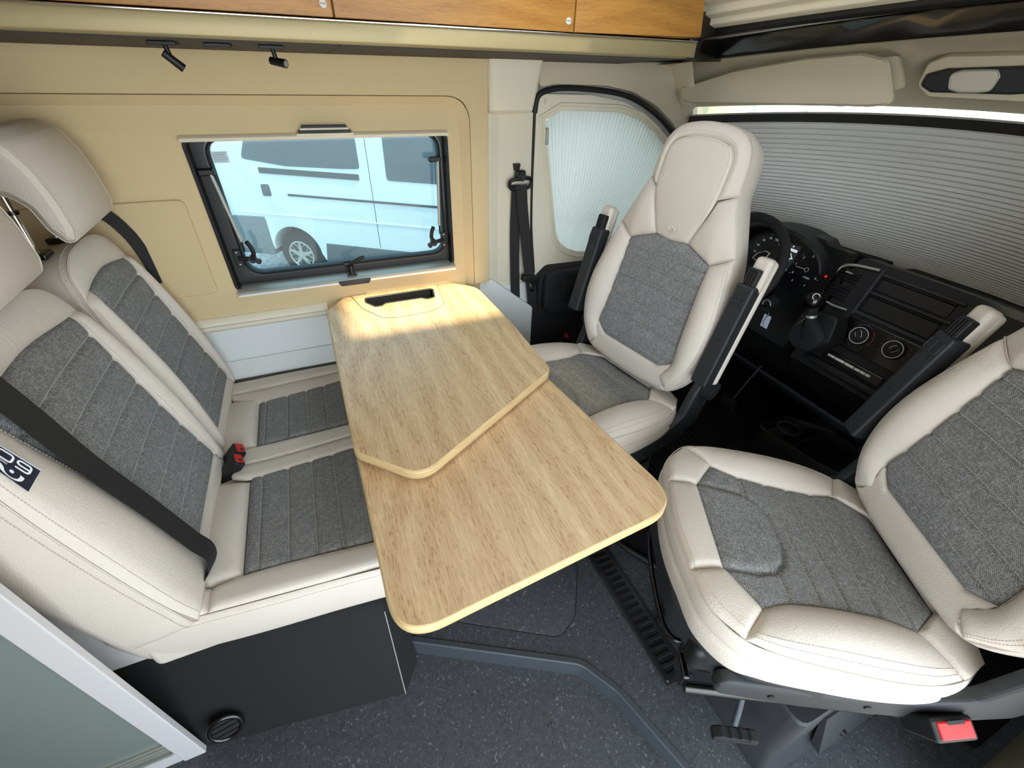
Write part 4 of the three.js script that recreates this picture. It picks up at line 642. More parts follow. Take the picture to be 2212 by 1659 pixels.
  const hp = panel(curve([b(-0.067, 0.495), b(0, 0.488, 0.002), b(0.067, 0.495)]), curve([b(-0.098, 0.783, 0.022), b(-0.05, 0.798, 0.022), b(0, 0.801, 0.022), b(0.05, 0.798, 0.022), b(0.098, 0.783, 0.022)]), curve(hs.map(([s, q]) => b(-s, q, hn(q) - 0.004))), curve(hs.map(([s, q]) => b(s, q, hn(q) - 0.004))), { nu: 50, nv: 60, puff: 0.009, belly: 0.008, edge: 0.02, out: FW });
  part('head_panel', hp.geo, M.leather, ba);
  const up = hs.slice(3), inn = [...up.map(([s, q]) => b(s, q, hn(q) - 0.004)), b(0.05, 0.798, 0.022), b(0, 0.801, 0.022), b(-0.05, 0.798, 0.022), ...up.slice().reverse().map(([s, q]) => b(-s, q, hn(q) - 0.004))], ou = [[0.168, 0.665], [0.164, 0.71], [0.158, 0.755], [0.142, 0.795], [0.108, 0.824], [0.055, 0.838], [0, 0.842]], out2 = [...ou.map(([s, q]) => b(s, q, -0.006)), ...ou.slice(0, -1).reverse().map(([s, q]) => b(-s, q, -0.006))];
  const hbnd = panel(curve(inn), curve(out2), null, null, { nu: 90, nv: 20, puff: 0.010, belly: 0.006, edge: 0.018, out: FW });
  part('head_band', hbnd.geo, M.leather, ba); th.push(...stitches(along(hbnd, (s) => [s, 0.16], 120)), ...stitches(along(hp, (s) => [0.045, 0.25 + 0.72 * s])), ...stitches(along(hp, (s) => [0.955, 0.25 + 0.72 * s])), ...stitches(along(hp, (s) => [0.05 + 0.9 * s, 0.965])));
  part('seam_piping', seamPipe(inn.map((p) => p.clone().addScaledVector(FW, 0.002)), 0.0018), M.thread, ba);
  part('lower_panel', panel(curve([b(-0.205, 0.004, -0.004), b(-0.1, -0.012), b(0.1, -0.012), b(0.205, 0.004, -0.004)]), curve([b(-0.16, 0.045, 0.004), b(-0.189, 0.109), b(-0.135, 0.075), b(0.135, 0.075), b(0.189, 0.109), b(0.16, 0.045, 0.004)], false), null, null, { nu: 60, nv: 16, puff: 0.010, out: FW }).geo, M.leather, ba);
  // sides and back
  const halfO = [[0, -0.012], [0.1, -0.012], ...oB, [0.212, 0.56], [0.188, 0.615], ...ou], loopO = [...halfO, ...halfO.slice(1, -1).reverse().map(([s, q]) => [-s, q])];
  const lc = (k, n, dt = 0) => new THREE.CatmullRomCurve3(loopO.map(([s, q]) => b(s * k, 0.40 + (q - 0.40) * (0.2 + 0.8 * k) + dt, n)), true, 'centripetal').getPoints(140).slice(0, 140);
  part('side_wall', loft([lc(1.0, -0.005), lc(1.012, -0.018), lc(1.012, -0.05), lc(0.985, -0.085), lc(0.90, -0.105), lc(0.5, -0.112)]), M.leather, ba);
  part('embossed_mark', [new THREE.TorusGeometry(0.0150, 0.0020, 6, 30, 4.6).rotateZ(0.6), new THREE.TorusGeometry(0.0105, 0.0020, 6, 24, 4.2).rotateZ(3.2).translate(0.017, -0.003, 0), new THREE.SphereGeometry(0.0042, 10, 8).translate(0, -0.001, 0)].map((g) => { g.applyMatrix4(new THREE.Matrix4().makeBasis(V(0, 0, -1), V(-Math.sin(R), Math.cos(R), 0), FW)); const p = hp.at(0.5, 0.15, 0.0002); g.translate(p.x, p.y, p.z); return uvBox(g); }), M.leather, ba);
  part('stitching', th, M.thread, ba).userData.kind = 'stuff';
  // ---- armrests folded up along the backrest
  for (const g of [-1, 1]) {
    const a = holder('armrest', t), box = (s0, s1, t0, t1, n0, n1, r) => { const q = bx(n0, n1, t0, t1, Math.min(g * s0, g * s1), Math.max(g * s0, g * s1), r); q.applyMatrix4(new THREE.Matrix4().makeRotationZ(R + 0.03)); q.translate(-0.188, 0.558, 0); return q; };
    part('body', box(0.290, 0.347, 0.105, 0.445, -0.008, 0.045, 0.008), M.armPlastic, a);
    part('pad', [box(0.294, 0.352, 0.11, 0.525, -0.030, -0.004, 0.012), box(0.297, 0.349, 0.425, 0.530, -0.022, 0.020, 0.014)], M.leather, a);
    const lev = holder('release_lever', a); part('lever_body', box(0.301, 0.337, 0.42, 0.495, 0.012, 0.038, 0.004), M.black, lev);
    for (let k = 0; k < 4; k++) part('lever_rib', box(0.304 + k * 0.0085, 0.308 + k * 0.0085, 0.435, 0.491, 0.037, 0.041, 0.001), M.rubber, lev);
    part('lever_frame', [box(0.297, 0.341, 0.392, 0.396, 0.044, 0.049, 0.001), box(0.297, 0.300, 0.392, 0.425, 0.044, 0.049, 0.001), box(0.338, 0.341, 0.392, 0.425, 0.044, 0.049, 0.001), box(0.3175, 0.3205, 0.392, 0.425, 0.044, 0.049, 0.001)], M.plastic, lev);
    for (const [s, q] of [[0.305, 0.380], [0.333, 0.380], [0.318, 0.265], [0.312, 0.150]]) part('screw_hole', box(s - 0.005, s + 0.005, q - 0.005, q + 0.005, 0.0435, 0.0462, 0.002), M.rubber, a);
    part('hinge', box(0.255, 0.30, 0.12, 0.17, -0.055, -0.015, 0.012), M.armPlastic, a);
  }
  // ---- plastic side covers, recliner wheel, slide rails, swivel plate
  for (const g of [-1, 1]) {
    const z0 = g > 0 ? 0.268 : -0.300, pts = roundPoly([[0.30, 0.462], [0.05, 0.448], [-0.10, 0.455], [-0.20, 0.500], [-0.235, 0.60], [-0.275, 0.655], [-0.325, 0.64], [-0.335, 0.56], [-0.30, 0.44], [-0.20, 0.385], [0.10, 0.375], [0.30, 0.398]], 0.03, 4);
    part('side_cover', eXY(pts, z0, z0 + 0.032, 0.008), M.plastic, t);
    for (const x of [0.18, -0.02, -0.17]) part('cover_plug', cyl(V(x, 0.418, g * 0.298), V(x, 0.418, g * 0.303), 0.008, 0.007, 14), M.black, t);
    part('recliner_wheel', [cyl(V(-0.285, 0.60, g * 0.298), V(-0.285, 0.60, g * 0.330), 0.040, 0.036, 12), cyl(V(-0.285, 0.60, g * 0.328), V(-0.285, 0.60, g * 0.336), 0.022, 0.018, 12)], M.blackSoft, t);
    part('slide_rail', [bx(-0.28, 0.33, 0.30, 0.345, g * 0.20 - 0.024, g * 0.20 + 0.024, 0.010), cyl(V(-0.10, 0.315, g * 0.262), V(0.33, 0.315, g * 0.262), 0.013)], M.gloss, t);
    part('rail_end', bx(0.322, 0.340, 0.295, 0.350, g * 0.235 - 0.022, g * 0.235 + 0.035, 0.006), M.gloss, t);
  }
  { const oc = roundPoly([[0.10, 0.286], [0.24, 0.275], [0.312, 0.235], [0.357, 0.14], [0.357, -0.14], [0.312, -0.235], [0.24, -0.275], [0.10, -0.286]], [0, 0.06, 0.08, 0.08, 0.08, 0.08, 0.06, 0], 5);
    part('front_cover', sweepLoop(oc, [[0.006, 0.478], [0.014, 0.468], [0.014, 0.400], [-0.02, 0.365], [-0.09, 0.358], [-0.09, 0.385], [-0.02, 0.395], [-0.004, 0.470]], (x, z, h) => [x, h + 0.02 * x, z]), M.plastic, t); }
  part('slide_bar', tube([V(0.28, 0.345, 0.17), V(0.335, 0.335, 0.165), V(0.352, 0.33, 0.13), V(0.356, 0.33, -0.13), V(0.335, 0.335, -0.165), V(0.28, 0.345, -0.17)], 0.007, false, 60, 10), M.gloss, t);
  part('seat_pan', bx(-0.26, 0.34, 0.37, 0.46, -0.25, 0.25, 0.02), M.black, t);
  part('swivel_plate', [bx(-0.26, 0.26, 0.262, 0.285, -0.21, 0.21, 0.006), cyl(V(0, 0.285, 0), V(0, 0.302, 0), 0.15)], M.black, t);
  return t;
}
const farSeat = makeCabSeat('cream and grey driver seat behind the table, turned to face backwards');
farSeat.position.set(0.80, 0.075, 0.655); farSeat.rotation.y = -2.95;
const nearSeat = farSeat.clone(); nearSeat.name = numbered('captain_chair'); scene.add(nearSeat);
nearSeat.userData = { ...farSeat.userData, label: 'cream and grey passenger seat nearest the camera, cut by the right image edge' };
nearSeat.position.set(0.981, 0.075, 1.474); nearSeat.rotation.set(0, -3.634, 0);
// pedestals under both seats
for (const [x, z, label] of [[0.82, 0.64, 'dark seat pedestal box under the driver seat'], [1.02, 1.52, 'dark grey moulded pedestal under the nearest seat']]) {
  const t = thing('seat_pedestal', label, 'pedestal', [x, 0.075, z]);
  const lp = (k, y) => roundPoly([[-0.235 * k, -0.205 * k], [0.235 * k, -0.205 * k], [0.235 * k, 0.205 * k], [-0.235 * k, 0.205 * k]], 0.03, 4).map((p) => V(p.x, y, p.y));
  part('box', loft([lp(1.12, 0), lp(1.10, 0.03), lp(1.0, 0.09), lp(0.97, 0.255), lp(0.95, 0.262)]), M.plastic, t);
  part('recess_panel', loft([[V(-0.13, 0.225, 0.194), V(0.20, 0.225, 0.194), V(0.215, 0.05, 0.222), V(-0.10, 0.05, 0.222)], [V(-0.13, 0.225, 0.206), V(0.20, 0.225, 0.206), V(0.215, 0.05, 0.246), V(-0.10, 0.05, 0.246)]]), M.plastic, t);
  part('recess_plug', cyl(V(-0.02, 0.085, 0.236), V(-0.02, 0.085, 0.2445), 0.010, 0.009, 14), M.black, t);
}
{
  const t = thing('swivel_lever', 'ribbed black foot lever below the nearest seat', 'lever', [0, 0.075, 0]);
  part('arm', tube([V(0.735, 0.255, 1.60), V(0.715, 0.20, 1.625), V(0.70, 0.168, 1.64)], 0.008), M.stepGrey, t);
  part('grip', eXY(roundPoly([[-0.055, -0.012], [0.055, -0.012], [0.055, 0.010], [0.036, 0.016], [0.030, 0.011], [0.012, 0.017], [0.006, 0.011], [-0.012, 0.017], [-0.018, 0.011], [-0.036, 0.017], [-0.055, 0.006]], 0.003, 2), -0.014, 0.014, 0.004).rotateY(-0.5).translate(0.69, 0.152, 1.655), M.blackSoft, t);
}

// ================================================================ bench seat with two places
{
  const t = thing('storage_box', 'low dark grey storage box with round vent under the bench', 'storage box');
  const L = (y, k) => { const s = (1 - y / 0.36), p = [[-0.70, 0.955 + 0.11 * s - k], [-0.066 - k * 0.2, 1.053 + 0.112 * s - k], [-0.014 - k, 0.99 + 0.10 * s - k], [-0.012 - k, 0.02], [-0.70, 0.02]]; return p.map(([x, z]) => V(x, y, z)); };
  part('panel_box', loft([L(0, 0), L(0.335, 0), L(0.352, 0.008), L(0.36, 0.022)]), M.baseDark, t);
  part('corner_strip', cyl(V(-0.0665, 0.002, 1.1655), V(-0.0665, 0.325, 1.0650), 0.0018, 0.0018, 8), M.satin, t);
  const v = holder('round_vent', t); v.position.set(-0.535, 0.090, 1.092); v.rotation.set(-0.30, 0.13, 0, 'YXZ');
  part('flange', new THREE.TorusGeometry(0.038, 0.007, 12, 40), M.gloss, v); part('duct', new THREE.CylinderGeometry(0.036, 0.030, 0.006, 36).rotateX(Math.PI / 2).translate(0, 0, -0.001), M.rubber, v);
  for (const a of [-0.018, 0, 0.018]) part('louver', new RoundedBoxGeometry(0.066 - Math.abs(a) * 0.8, 0.005, 0.006, 2, 0.002).translate(0, a, 0.003), M.black, v);
  part('screw', cyl(V(-0.50, 0.352, 0.992), V(-0.50, 0.356, 1.000), 0.006, 0.004, 14), M.chrome, t);
}
{
  const t = thing('dinette_bench', 'two-place bench in cream leather and grey fabric behind the table', 'bench');
  const Y = 0.52, cu = holder('seat_cushion', t), th = [], dth = [], c = (x, z, dy = 0) => V(x, Y + dy, z);
  const CH = [-0.335, -0.262, -0.193, -0.128, -0.058, 0.012, 0.08];
  const chan = (p) => { let d = 0; for (const k of CH) d -= 0.006 * Math.exp(-(((p.x - k) / 0.005) ** 2)); return d; };
  const fabric = (z0, z1, w0, w1, x0, lab) => {
    const f = panel(curve([c(x0, z0), c(x0, z1)]), curve([c(0.13, w0, -0.01), c(0.13, w1, -0.01)]), null, null, { nu: 60, nv: 150, puff: 0.012, disp: chan });
    part('fabric_panel', f.geo, M.fabric, cu);
    for (const k of CH) { const v = (k - x0) / (0.13 - x0); if (v > 0.02) dth.push(...stitches(along(f, (s) => [0.02 + 0.96 * s, v], 40, 0.0006), 0.0066, 0.0046, 0.0008)); }
  };
  fabric(0.612, 0.950, 0.560, 0.985, -0.368); fabric(0.215, 0.463, 0.135, 0.440, -0.356);
  const roll = (z0, z1, x1) => part('rear_roll', panel(curve([c(-0.50, z0 - 0.02, -0.02), c(-0.50, z1 + 0.0, -0.02)]), curve([c(x1, z0 + 0.03), c(x1, z1)]), null, null, { nu: 40, nv: 24, puff: 0.016, edge: 0.03, belly: 0.022 }).geo, M.leather, cu);
  roll(0.590, 0.952, -0.370); roll(0.165, 0.462, -0.358);
  const strip = (n, a, b, o) => { const P = panel(curve(a.map((p) => c(...p))), curve(b.map((p) => c(...p))), null, null, { nu: 60, nv: 20, puff: 0.012, ...o }); part(n, P.geo, M.leather, cu); return P; };
  const m1 = strip('middle_strip', [[-0.44, 0.455], [-0.356, 0.463], [0.13, 0.440, -0.01]], [[-0.44, 0.535], [-0.35, 0.545], [0.13, 0.50, -0.01]], {}); 
  const m2 = strip('middle_strip', [[-0.44, 0.535], [-0.35, 0.545], [0.13, 0.50, -0.01]], [[-0.42, 0.590], [-0.368, 0.612], [0.13, 0.560, -0.01]], {});
  th.push(...stitches(along(m1, (s) => [s, 0.86])), ...stitches(along(m2, (s) => [s, 0.14])));
  const w1 = strip('wall_strip', [[-0.47, 0.045], [-0.20, 0.040], [0.13, 0.034, -0.01]], [[-0.47, 0.130], [-0.20, 0.115], [0.13, 0.085, -0.01]], { belly: 0.004 }), w2 = strip('wall_strip', [[-0.47, 0.130], [-0.20, 0.115], [0.13, 0.085, -0.01]], [[-0.45, 0.165], [-0.356, 0.215], [0.13, 0.135, -0.01]], {});
  th.push(...stitches(along(w1, (s) => [s, 0.88])));
  const n1 = strip('near_strip', [[-0.44, 0.960], [-0.368, 0.950], [0.13, 0.985, -0.01]], [[-0.44, 1.020], [-0.20, 1.040], [0.13, 1.060, -0.012]], { belly: 0.004 });
  th.push(...stitches(along(n1, (s) => [s, 0.10])));
  strip('rear_side_strip', [[-0.64, 0.93, -0.012], [-0.44, 0.955]], [[-0.64, 1.000, -0.012], [-0.44, 1.020]], { nu: 20 });
  // outer side wall of the cushion, rounded off at its rear end
  const a = [[-0.655, 0.955], [-0.652, 0.985], [-0.635, 1.002], [-0.44, 1.021], [-0.20, 1.041], [0.10, 1.060], [0.128, 1.045]], sideW = panel(curve(a.map(([x, z]) => c(x, z, -0.004))), curve(a.map(([x, z]) => V(x + (x < -0.6 ? 0.035 : 0), 0.375 + (x < -0.6 ? 0.01 : 0), z - 0.006))), null, null, { nu: 90, nv: 26, puff: 0.008, belly: 0.010, out: V(0, 0, 1) });
  part('side_wall', sideW.geo, M.leather, cu); th.push(...stitches(along(sideW, (s) => [0.05 + 0.93 * s, 0.085], 120)));
  part('seam_piping', tube(a.map(([x, z]) => c(x, z + 0.001, -0.002)), 0.0020, false, 90, 6), M.thread, cu);
  part('front_wall', panel(curve([c(0.13, 0.034, -0.01), c(0.13, 1.055, -0.012)]), curve([V(0.09, 0.375, 0.036), V(0.09, 0.375, 1.04)]), null, null, { nu: 50, nv: 20, puff: 0.01, belly: 0.02, out: V(1, 0, 0) }).geo, M.leather, cu);
  part('cushion_core', bx(-0.60, 0.10, 0.366, 0.508, 0.04, 1.02, 0.02), M.leather, cu);
  part('stitching', th, M.thread, cu).userData.kind = 'stuff'; part('channel_stitching', dth, M.darkThread, cu).userData.kind = 'stuff';
  // backrests
  const B = 0.22, b = (z, tt, n = 0) => V(-0.455 - tt * Math.sin(B) + n * Math.cos(B), 0.52 + tt * Math.cos(B) + n * Math.sin(B), z), FW = V(Math.cos(B), Math.sin(B), 0);
  const tOf = (p) => (p.x + 0.455) * -Math.sin(B) + (p.y - 0.52) * Math.cos(B);
  function backrest(o) {
    const g = holder('backrest', t), tt = [], dt = [], { zf0, zf1, zt0, zt1, tTop, chans, oz0, oz1, H } = o;
    const mid = (zf0 + zf1) / 2, bow = (p) => tOf(p) + 0.14 * (p.z - mid) ** 2;
    const l = curve([b(zf0, 0.055), b(zf0 + (zt0 - zf0) * 0.35 + 0.012, 0.25), b(zt0, tTop - 0.012)]), r = curve([b(zf1, 0.055), b(zf1 + (zt1 - zf1) * 0.35 - 0.008, 0.25), b(zt1, tTop)]);
    const f = panel(curve([b(zf0, 0.055), b(zf1, 0.055)]), curve([b(zt0, tTop - 0.012), b((zt0 + zt1) / 2, tTop + 0.012), b(zt1, tTop)]), l, r, { nu: 70, nv: 150, puff: 0.014, edge: 0.022, out: FW, disp: (p) => { let d = 0; for (const k of chans) d -= 0.008 * Math.exp(-(((bow(p) - k) / 0.006) ** 2)); return d; } });
    part('fabric_panel', f.geo, M.fabric, g);
    for (const k of chans) { const pts = []; for (let i = 2; i <= 58; i++) { const u = i / 60; let lo = 0, hi = 1; for (let q = 0; q < 20; q++) { const m = (lo + hi) / 2; bow(f.at(u, m)) < k + 0.005 ? lo = m : hi = m; } pts.push(f.at(u, lo, 0.0006)); } dt.push(...stitches(pts, 0.0066, 0.0046, 0.0008)); }
    const o0 = [[oz0 + 0.004, 0.0], [oz0, 0.12], [oz0, 0.35], [oz0 + 0.006, H - 0.17], [oz0 + 0.02, H - 0.09]], o1 = [[oz1 - 0.012, 0.0], [oz1, 0.10], [oz1 - 0.004, 0.35], [oz1 - 0.016, H - 0.17], [oz1 - 0.03, H - 0.09]];
    const bl = panel(curve([b(zf0 - 0.002, 0.01), b(zf0, 0.055), b(zf0 + (zt0 - zf0) * 0.35 + 0.012, 0.25), b(zt0, tTop - 0.012)]), curve(o0.map(([z, q]) => b(z, q, -0.004))), null, null, { nu: 60, nv: 24, puff: 0.014, belly: 0.022, edge: 0.024, out: FW }), br = panel(curve([b(zf1 + 0.002, 0.01), b(zf1, 0.055), b(zf1 + (zt1 - zf1) * 0.35 - 0.008, 0.25), b(zt1, tTop)]), curve(o1.map(([z, q]) => b(z, q, -0.004))), null, null, { nu: 60, nv: 24, puff: 0.014, belly: 0.024, edge: 0.024, out: FW });
    part('side_bolster', bl.geo, M.leather, g); part('side_bolster', br.geo, M.leather, g);
    tt.push(...stitches(along(bl, (s) => [s, 0.10])), ...stitches(along(br, (s) => [s, 0.10])), ...stitches(along(br, (s) => [s, 0.94])));
    const top = [[oz0 + 0.02, H - 0.09], [oz0 + 0.05, H - 0.03], [oz0 + 0.11, H], [(oz0 + oz1) / 2, H + 0.008], [oz1 - 0.12, H], [oz1 - 0.06, H - 0.03], [oz1 - 0.03, H - 0.09]];
    part('yoke_panel', panel(curve([b(oz0 + 0.02, H - 0.09, -0.004), b(zt0, tTop - 0.012), b((zt0 + zt1) / 2, tTop + 0.012), b(zt1, tTop), b(oz1 - 0.03, H - 0.09, -0.004)]), curve(top.map(([z, q]) => b(z, q, -0.004))), null, null, { nu: 60, nv: 20, puff: 0.014, belly: 0.012, out: FW }).geo, M.leather, g);
    part('lower_edge', panel(curve([b(oz0 + 0.004, 0, -0.004), b(oz1 - 0.012, 0, -0.004)]), curve([b(zf0 - 0.002, 0.01), b(zf0, 0.055), b(zf1, 0.055), b(zf1 + 0.002, 0.01)], false), null, null, { nu: 50, nv: 10, puff: 0.012, out: FW }).geo, M.leather, g);
    const loopO = [...o1, ...top.slice(1, -1).reverse(), ...o0.slice().reverse(), [oz0 + 0.1, -0.006], [oz1 - 0.1, -0.006]];
    const cz = (oz0 + oz1) / 2, lc = (k, n) => new THREE.CatmullRomCurve3(loopO.map(([z, q]) => b(cz + (z - cz) * k, 0.30 + (q - 0.30) * k, n)), true, 'centripetal').getPoints(120).slice(0, 120);
    part('side_wall', loft([lc(1.0, -0.005), lc(1.010, -0.016), lc(1.012, -0.07), lc(1.0, -0.13), lc(0.96, -0.155), lc(0.6, -0.165)]), M.leather, g);
    part('seam_piping', new THREE.TubeGeometry(new THREE.CatmullRomCurve3(lc(1.003, -0.006).filter((_, i) => i % 2 === 0), true), 180, 0.0020, 6, true), M.thread, g);
    tt.push(...stitches(lc(1.014, -0.022).slice(0, 70), 0.008, 0.005, 0.0009));
    part('stitching', tt, M.thread, g).userData.kind = 'stuff'; part('channel_stitching', dt, M.darkThread, g).userData.kind = 'stuff';
    return g;
  }
  backrest({ zf0: 0.510, zf1: 0.870, zt0: 0.530, zt1: 0.925, tTop: 0.590, chans: [0.135, 0.213, 0.295, 0.377, 0.455, 0.528], oz0: 0.462, oz1: 1.040, H: 0.665 });
  backrest({ zf0: 0.060, zf1: 0.398, zt0: 0.105, zt1: 0.385, tTop: 0.580, chans: [0.115, 0.196, 0.278, 0.362, 0.440, 0.515], oz0: 0.040, oz1: 0.455, H: 0.655 });
  part('seam_gap_piping', tube([b(0.459, 0.02, 0.002), b(0.459, 0.3, 0.002), b(0.459, 0.58, 0.0)], 0.002), M.thread, t);
  // headrests: forward-curved pads on chrome posts
  const prof = roundPoly([[-0.700, 1.345], [-0.690, 1.410], [-0.655, 1.436], [-0.612, 1.438], [-0.575, 1.418], [-0.552, 1.370], [-0.540, 1.310], [-0.536, 1.240], [-0.545, 1.210], [-0.568, 1.208], [-0.588, 1.240], [-0.598, 1.290], [-0.622, 1.318], [-0.655, 1.318], [-0.680, 1.30]], [0.02, 0.03, 0.03, 0.03, 0.04, 0.06, 0.06, 0.015, 0.012, 0.014, 0.04, 0.03, 0.03, 0.02, 0.01], 5);
  for (const [z0, z1] of [[0.095, 0.395], [0.590, 0.890]]) {
    const h = holder('headrest', t);
    const inset = (k, z, cx = -0.612, cy = 1.335) => { const c2 = area(prof) < 0 ? prof.slice().reverse() : prof, n = c2.length; return c2.map((p, i) => { const e = c2[(i + 1) % n].clone().sub(c2[(i + n - 1) % n]).normalize(); return V(p.x - e.y * k, p.y + e.x * k, z); }); };
    part('pad', loft([inset(0.016, z0 - 0.006), inset(0.006, z0 + 0.002), inset(0, z0 + 0.012), inset(0, z1 - 0.012), inset(0.006, z1 - 0.002), inset(0.016, z1 + 0.006)]), M.leather, h);
    for (const z of [z0, z1]) part('seam_piping', new THREE.TubeGeometry(new THREE.CatmullRomCurve3(inset(0.002, z0 === z ? z + 0.004 : z - 0.004).filter((_, i) => i % 2 === 0), true), 120, 0.0018, 6, true), M.thread, h);
    for (const z of [z0 + 0.085, z1 - 0.085]) { part('post', cyl(V(-0.665, 1.345, z), V(-0.672, 1.11, z), 0.0068), M.chrome, h); part('post_sleeve', [bx(-0.69, -0.645, 1.155, 1.172, z - 0.024, z + 0.024, 0.006), cyl(V(-0.667, 1.262, z), V(-0.667, 1.270, z), 0.012)], M.gloss, h); }
  }
  part('rear_cover', bx(-0.84, -0.585, 0.362, 0.64, 0.10, 0.985, 0.01), M.frameWhite, t);
  // sticker on the outer bolster
  const cv = document.createElement('canvas'); cv.width = 256; cv.height = 192; const x = cv.getContext('2d'); x.fillStyle = '#cfd6e6'; x.fillRect(0, 0, 256, 192); x.fillStyle = '#1d2436'; x.fillRect(0, 0, 256, 182);
  x.strokeStyle = '#f2f4f6'; x.lineWidth = 13; x.lineCap = x.lineJoin = 'round'; x.save(); x.translate(0, 66);
  x.beginPath(); x.moveTo(108, 40); x.lineTo(62, 40); x.quadraticCurveTo(40, 40, 40, 62); x.lineTo(40, 80); x.quadraticCurveTo(40, 100, 60, 100); x.lineTo(92, 100); x.quadraticCurveTo(112, 100, 112, 84); x.quadraticCurveTo(112, 68, 94, 68); x.lineTo(42, 68); x.stroke();
  x.beginPath(); x.moveTo(158, 40); x.lineTo(196, 40); x.quadraticCurveTo(216, 40, 216, 60); x.lineTo(216, 80); x.quadraticCurveTo(216, 100, 196, 100); x.lineTo(158, 100); x.quadraticCurveTo(138, 100, 138, 80); x.lineTo(138, 60); x.quadraticCurveTo(138, 40, 158, 40); x.stroke(); x.restore();
  x.fillStyle = '#f2f4f6'; x.font = 'bold 17px sans-serif'; x.fillText('YEARS', 146, 92); x.beginPath(); x.moveTo(70, 70); x.quadraticCurveTo(60, 18, 110, 16); x.quadraticCurveTo(140, 18, 150, 48); x.quadraticCurveTo(180, 76, 214, 70); x.quadraticCurveTo(170, 12, 110, 8); x.quadraticCurveTo(40, 10, 46, 66); x.fill(); x.beginPath(); x.arc(112, 56, 12, 0, 7); x.fill();
  const ct = new THREE.CanvasTexture(cv); ct.colorSpace = THREE.SRGBColorSpace;
  const s = panel(curve([b(0.972, 0.565, 0.026), b(0.968, 0.483, 0.028)]), curve([b(1.006, 0.563, 0.020), b(1.010, 0.477, 0.020)]), null, null, { nu: 8, nv: 8, puff: 0, out: FW }); s.geo.setAttribute('uv', new THREE.Float32BufferAttribute(Array.from({ length: 81 }, (_, i) => [1 - (i % 9) / 8, Math.floor(i / 9) / 8]).flat(), 2));
  part('sixty_sticker', s.geo, std(0xffffff, 0.3, { map: ct }), t).userData.label = 'dark blue sticker with white numerals';
}
// belts and buckles of the bench
{
  const t = thing('shoulder_belt', 'wide black seat belt lying across the near bench backrest', 'seat belt');
  part('webbing', ribbon([V(-0.62, 1.19, 0.87), V(-0.575, 1.168, 0.885), V(-0.548, 1.107, 0.900), V(-0.508, 0.932, 0.906), V(-0.474, 0.785, 0.900), V(-0.440, 0.640, 0.900), V(-0.425, 0.590, 0.902), V(-0.430, 0.555, 0.912), V(-0.455, 0.53, 0.93)], [V(0.1, 0.05, 1), V(0.02, 0, 1), V(0, 0.05, 1), V(0.02, 0.05, 1), V(0.02, 0.2, 1), V(-0.1, 0.35, 1)], 0.064), M.belt, t);
  const t2 = thing('shoulder_belt', 'black seat belt running down beside the wall bench backrest', 'seat belt');
  part('webbing', ribbon([V(-0.66, 1.20, 0.06), V(-0.60, 1.19, 0.035), V(-0.566, 1.13, 0.022), V(-0.548, 1.04, 0.014), V(-0.545, 0.95, 0.012)], V(0.84, 0.33, -0.4), 0.036), M.belt, t2);
}
for (const [i, z] of [[0, 0.505], [1, 0.555]]) {
  const t = thing('belt_buckle', i ? 'black bench buckle with red button, nearer the camera of the pair' : 'black bench buckle with red button, nearer the wall of the pair', 'buckle', [-0.440, 0.515, z]);
  t.rotation.set(0.15, 0.25, -0.75, 'YXZ');
  part('housing', bx(-0.017, 0.017, -0.02, 0.070, -0.023, 0.023, 0.005), M.black, t);
  part('release_button', bx(-0.012, 0.012, 0.064, 0.073, -0.019, 0.016, 0.003), M.red, t);
  part('button_slot', bx(-0.004, 0.006, 0.072, 0.0735, 0.004, 0.014, 0.001), M.rubber, t);
  part('stalk', bx(-0.012, 0.012, -0.09, -0.015, -0.018, 0.018, 0.006), M.black, t);
}

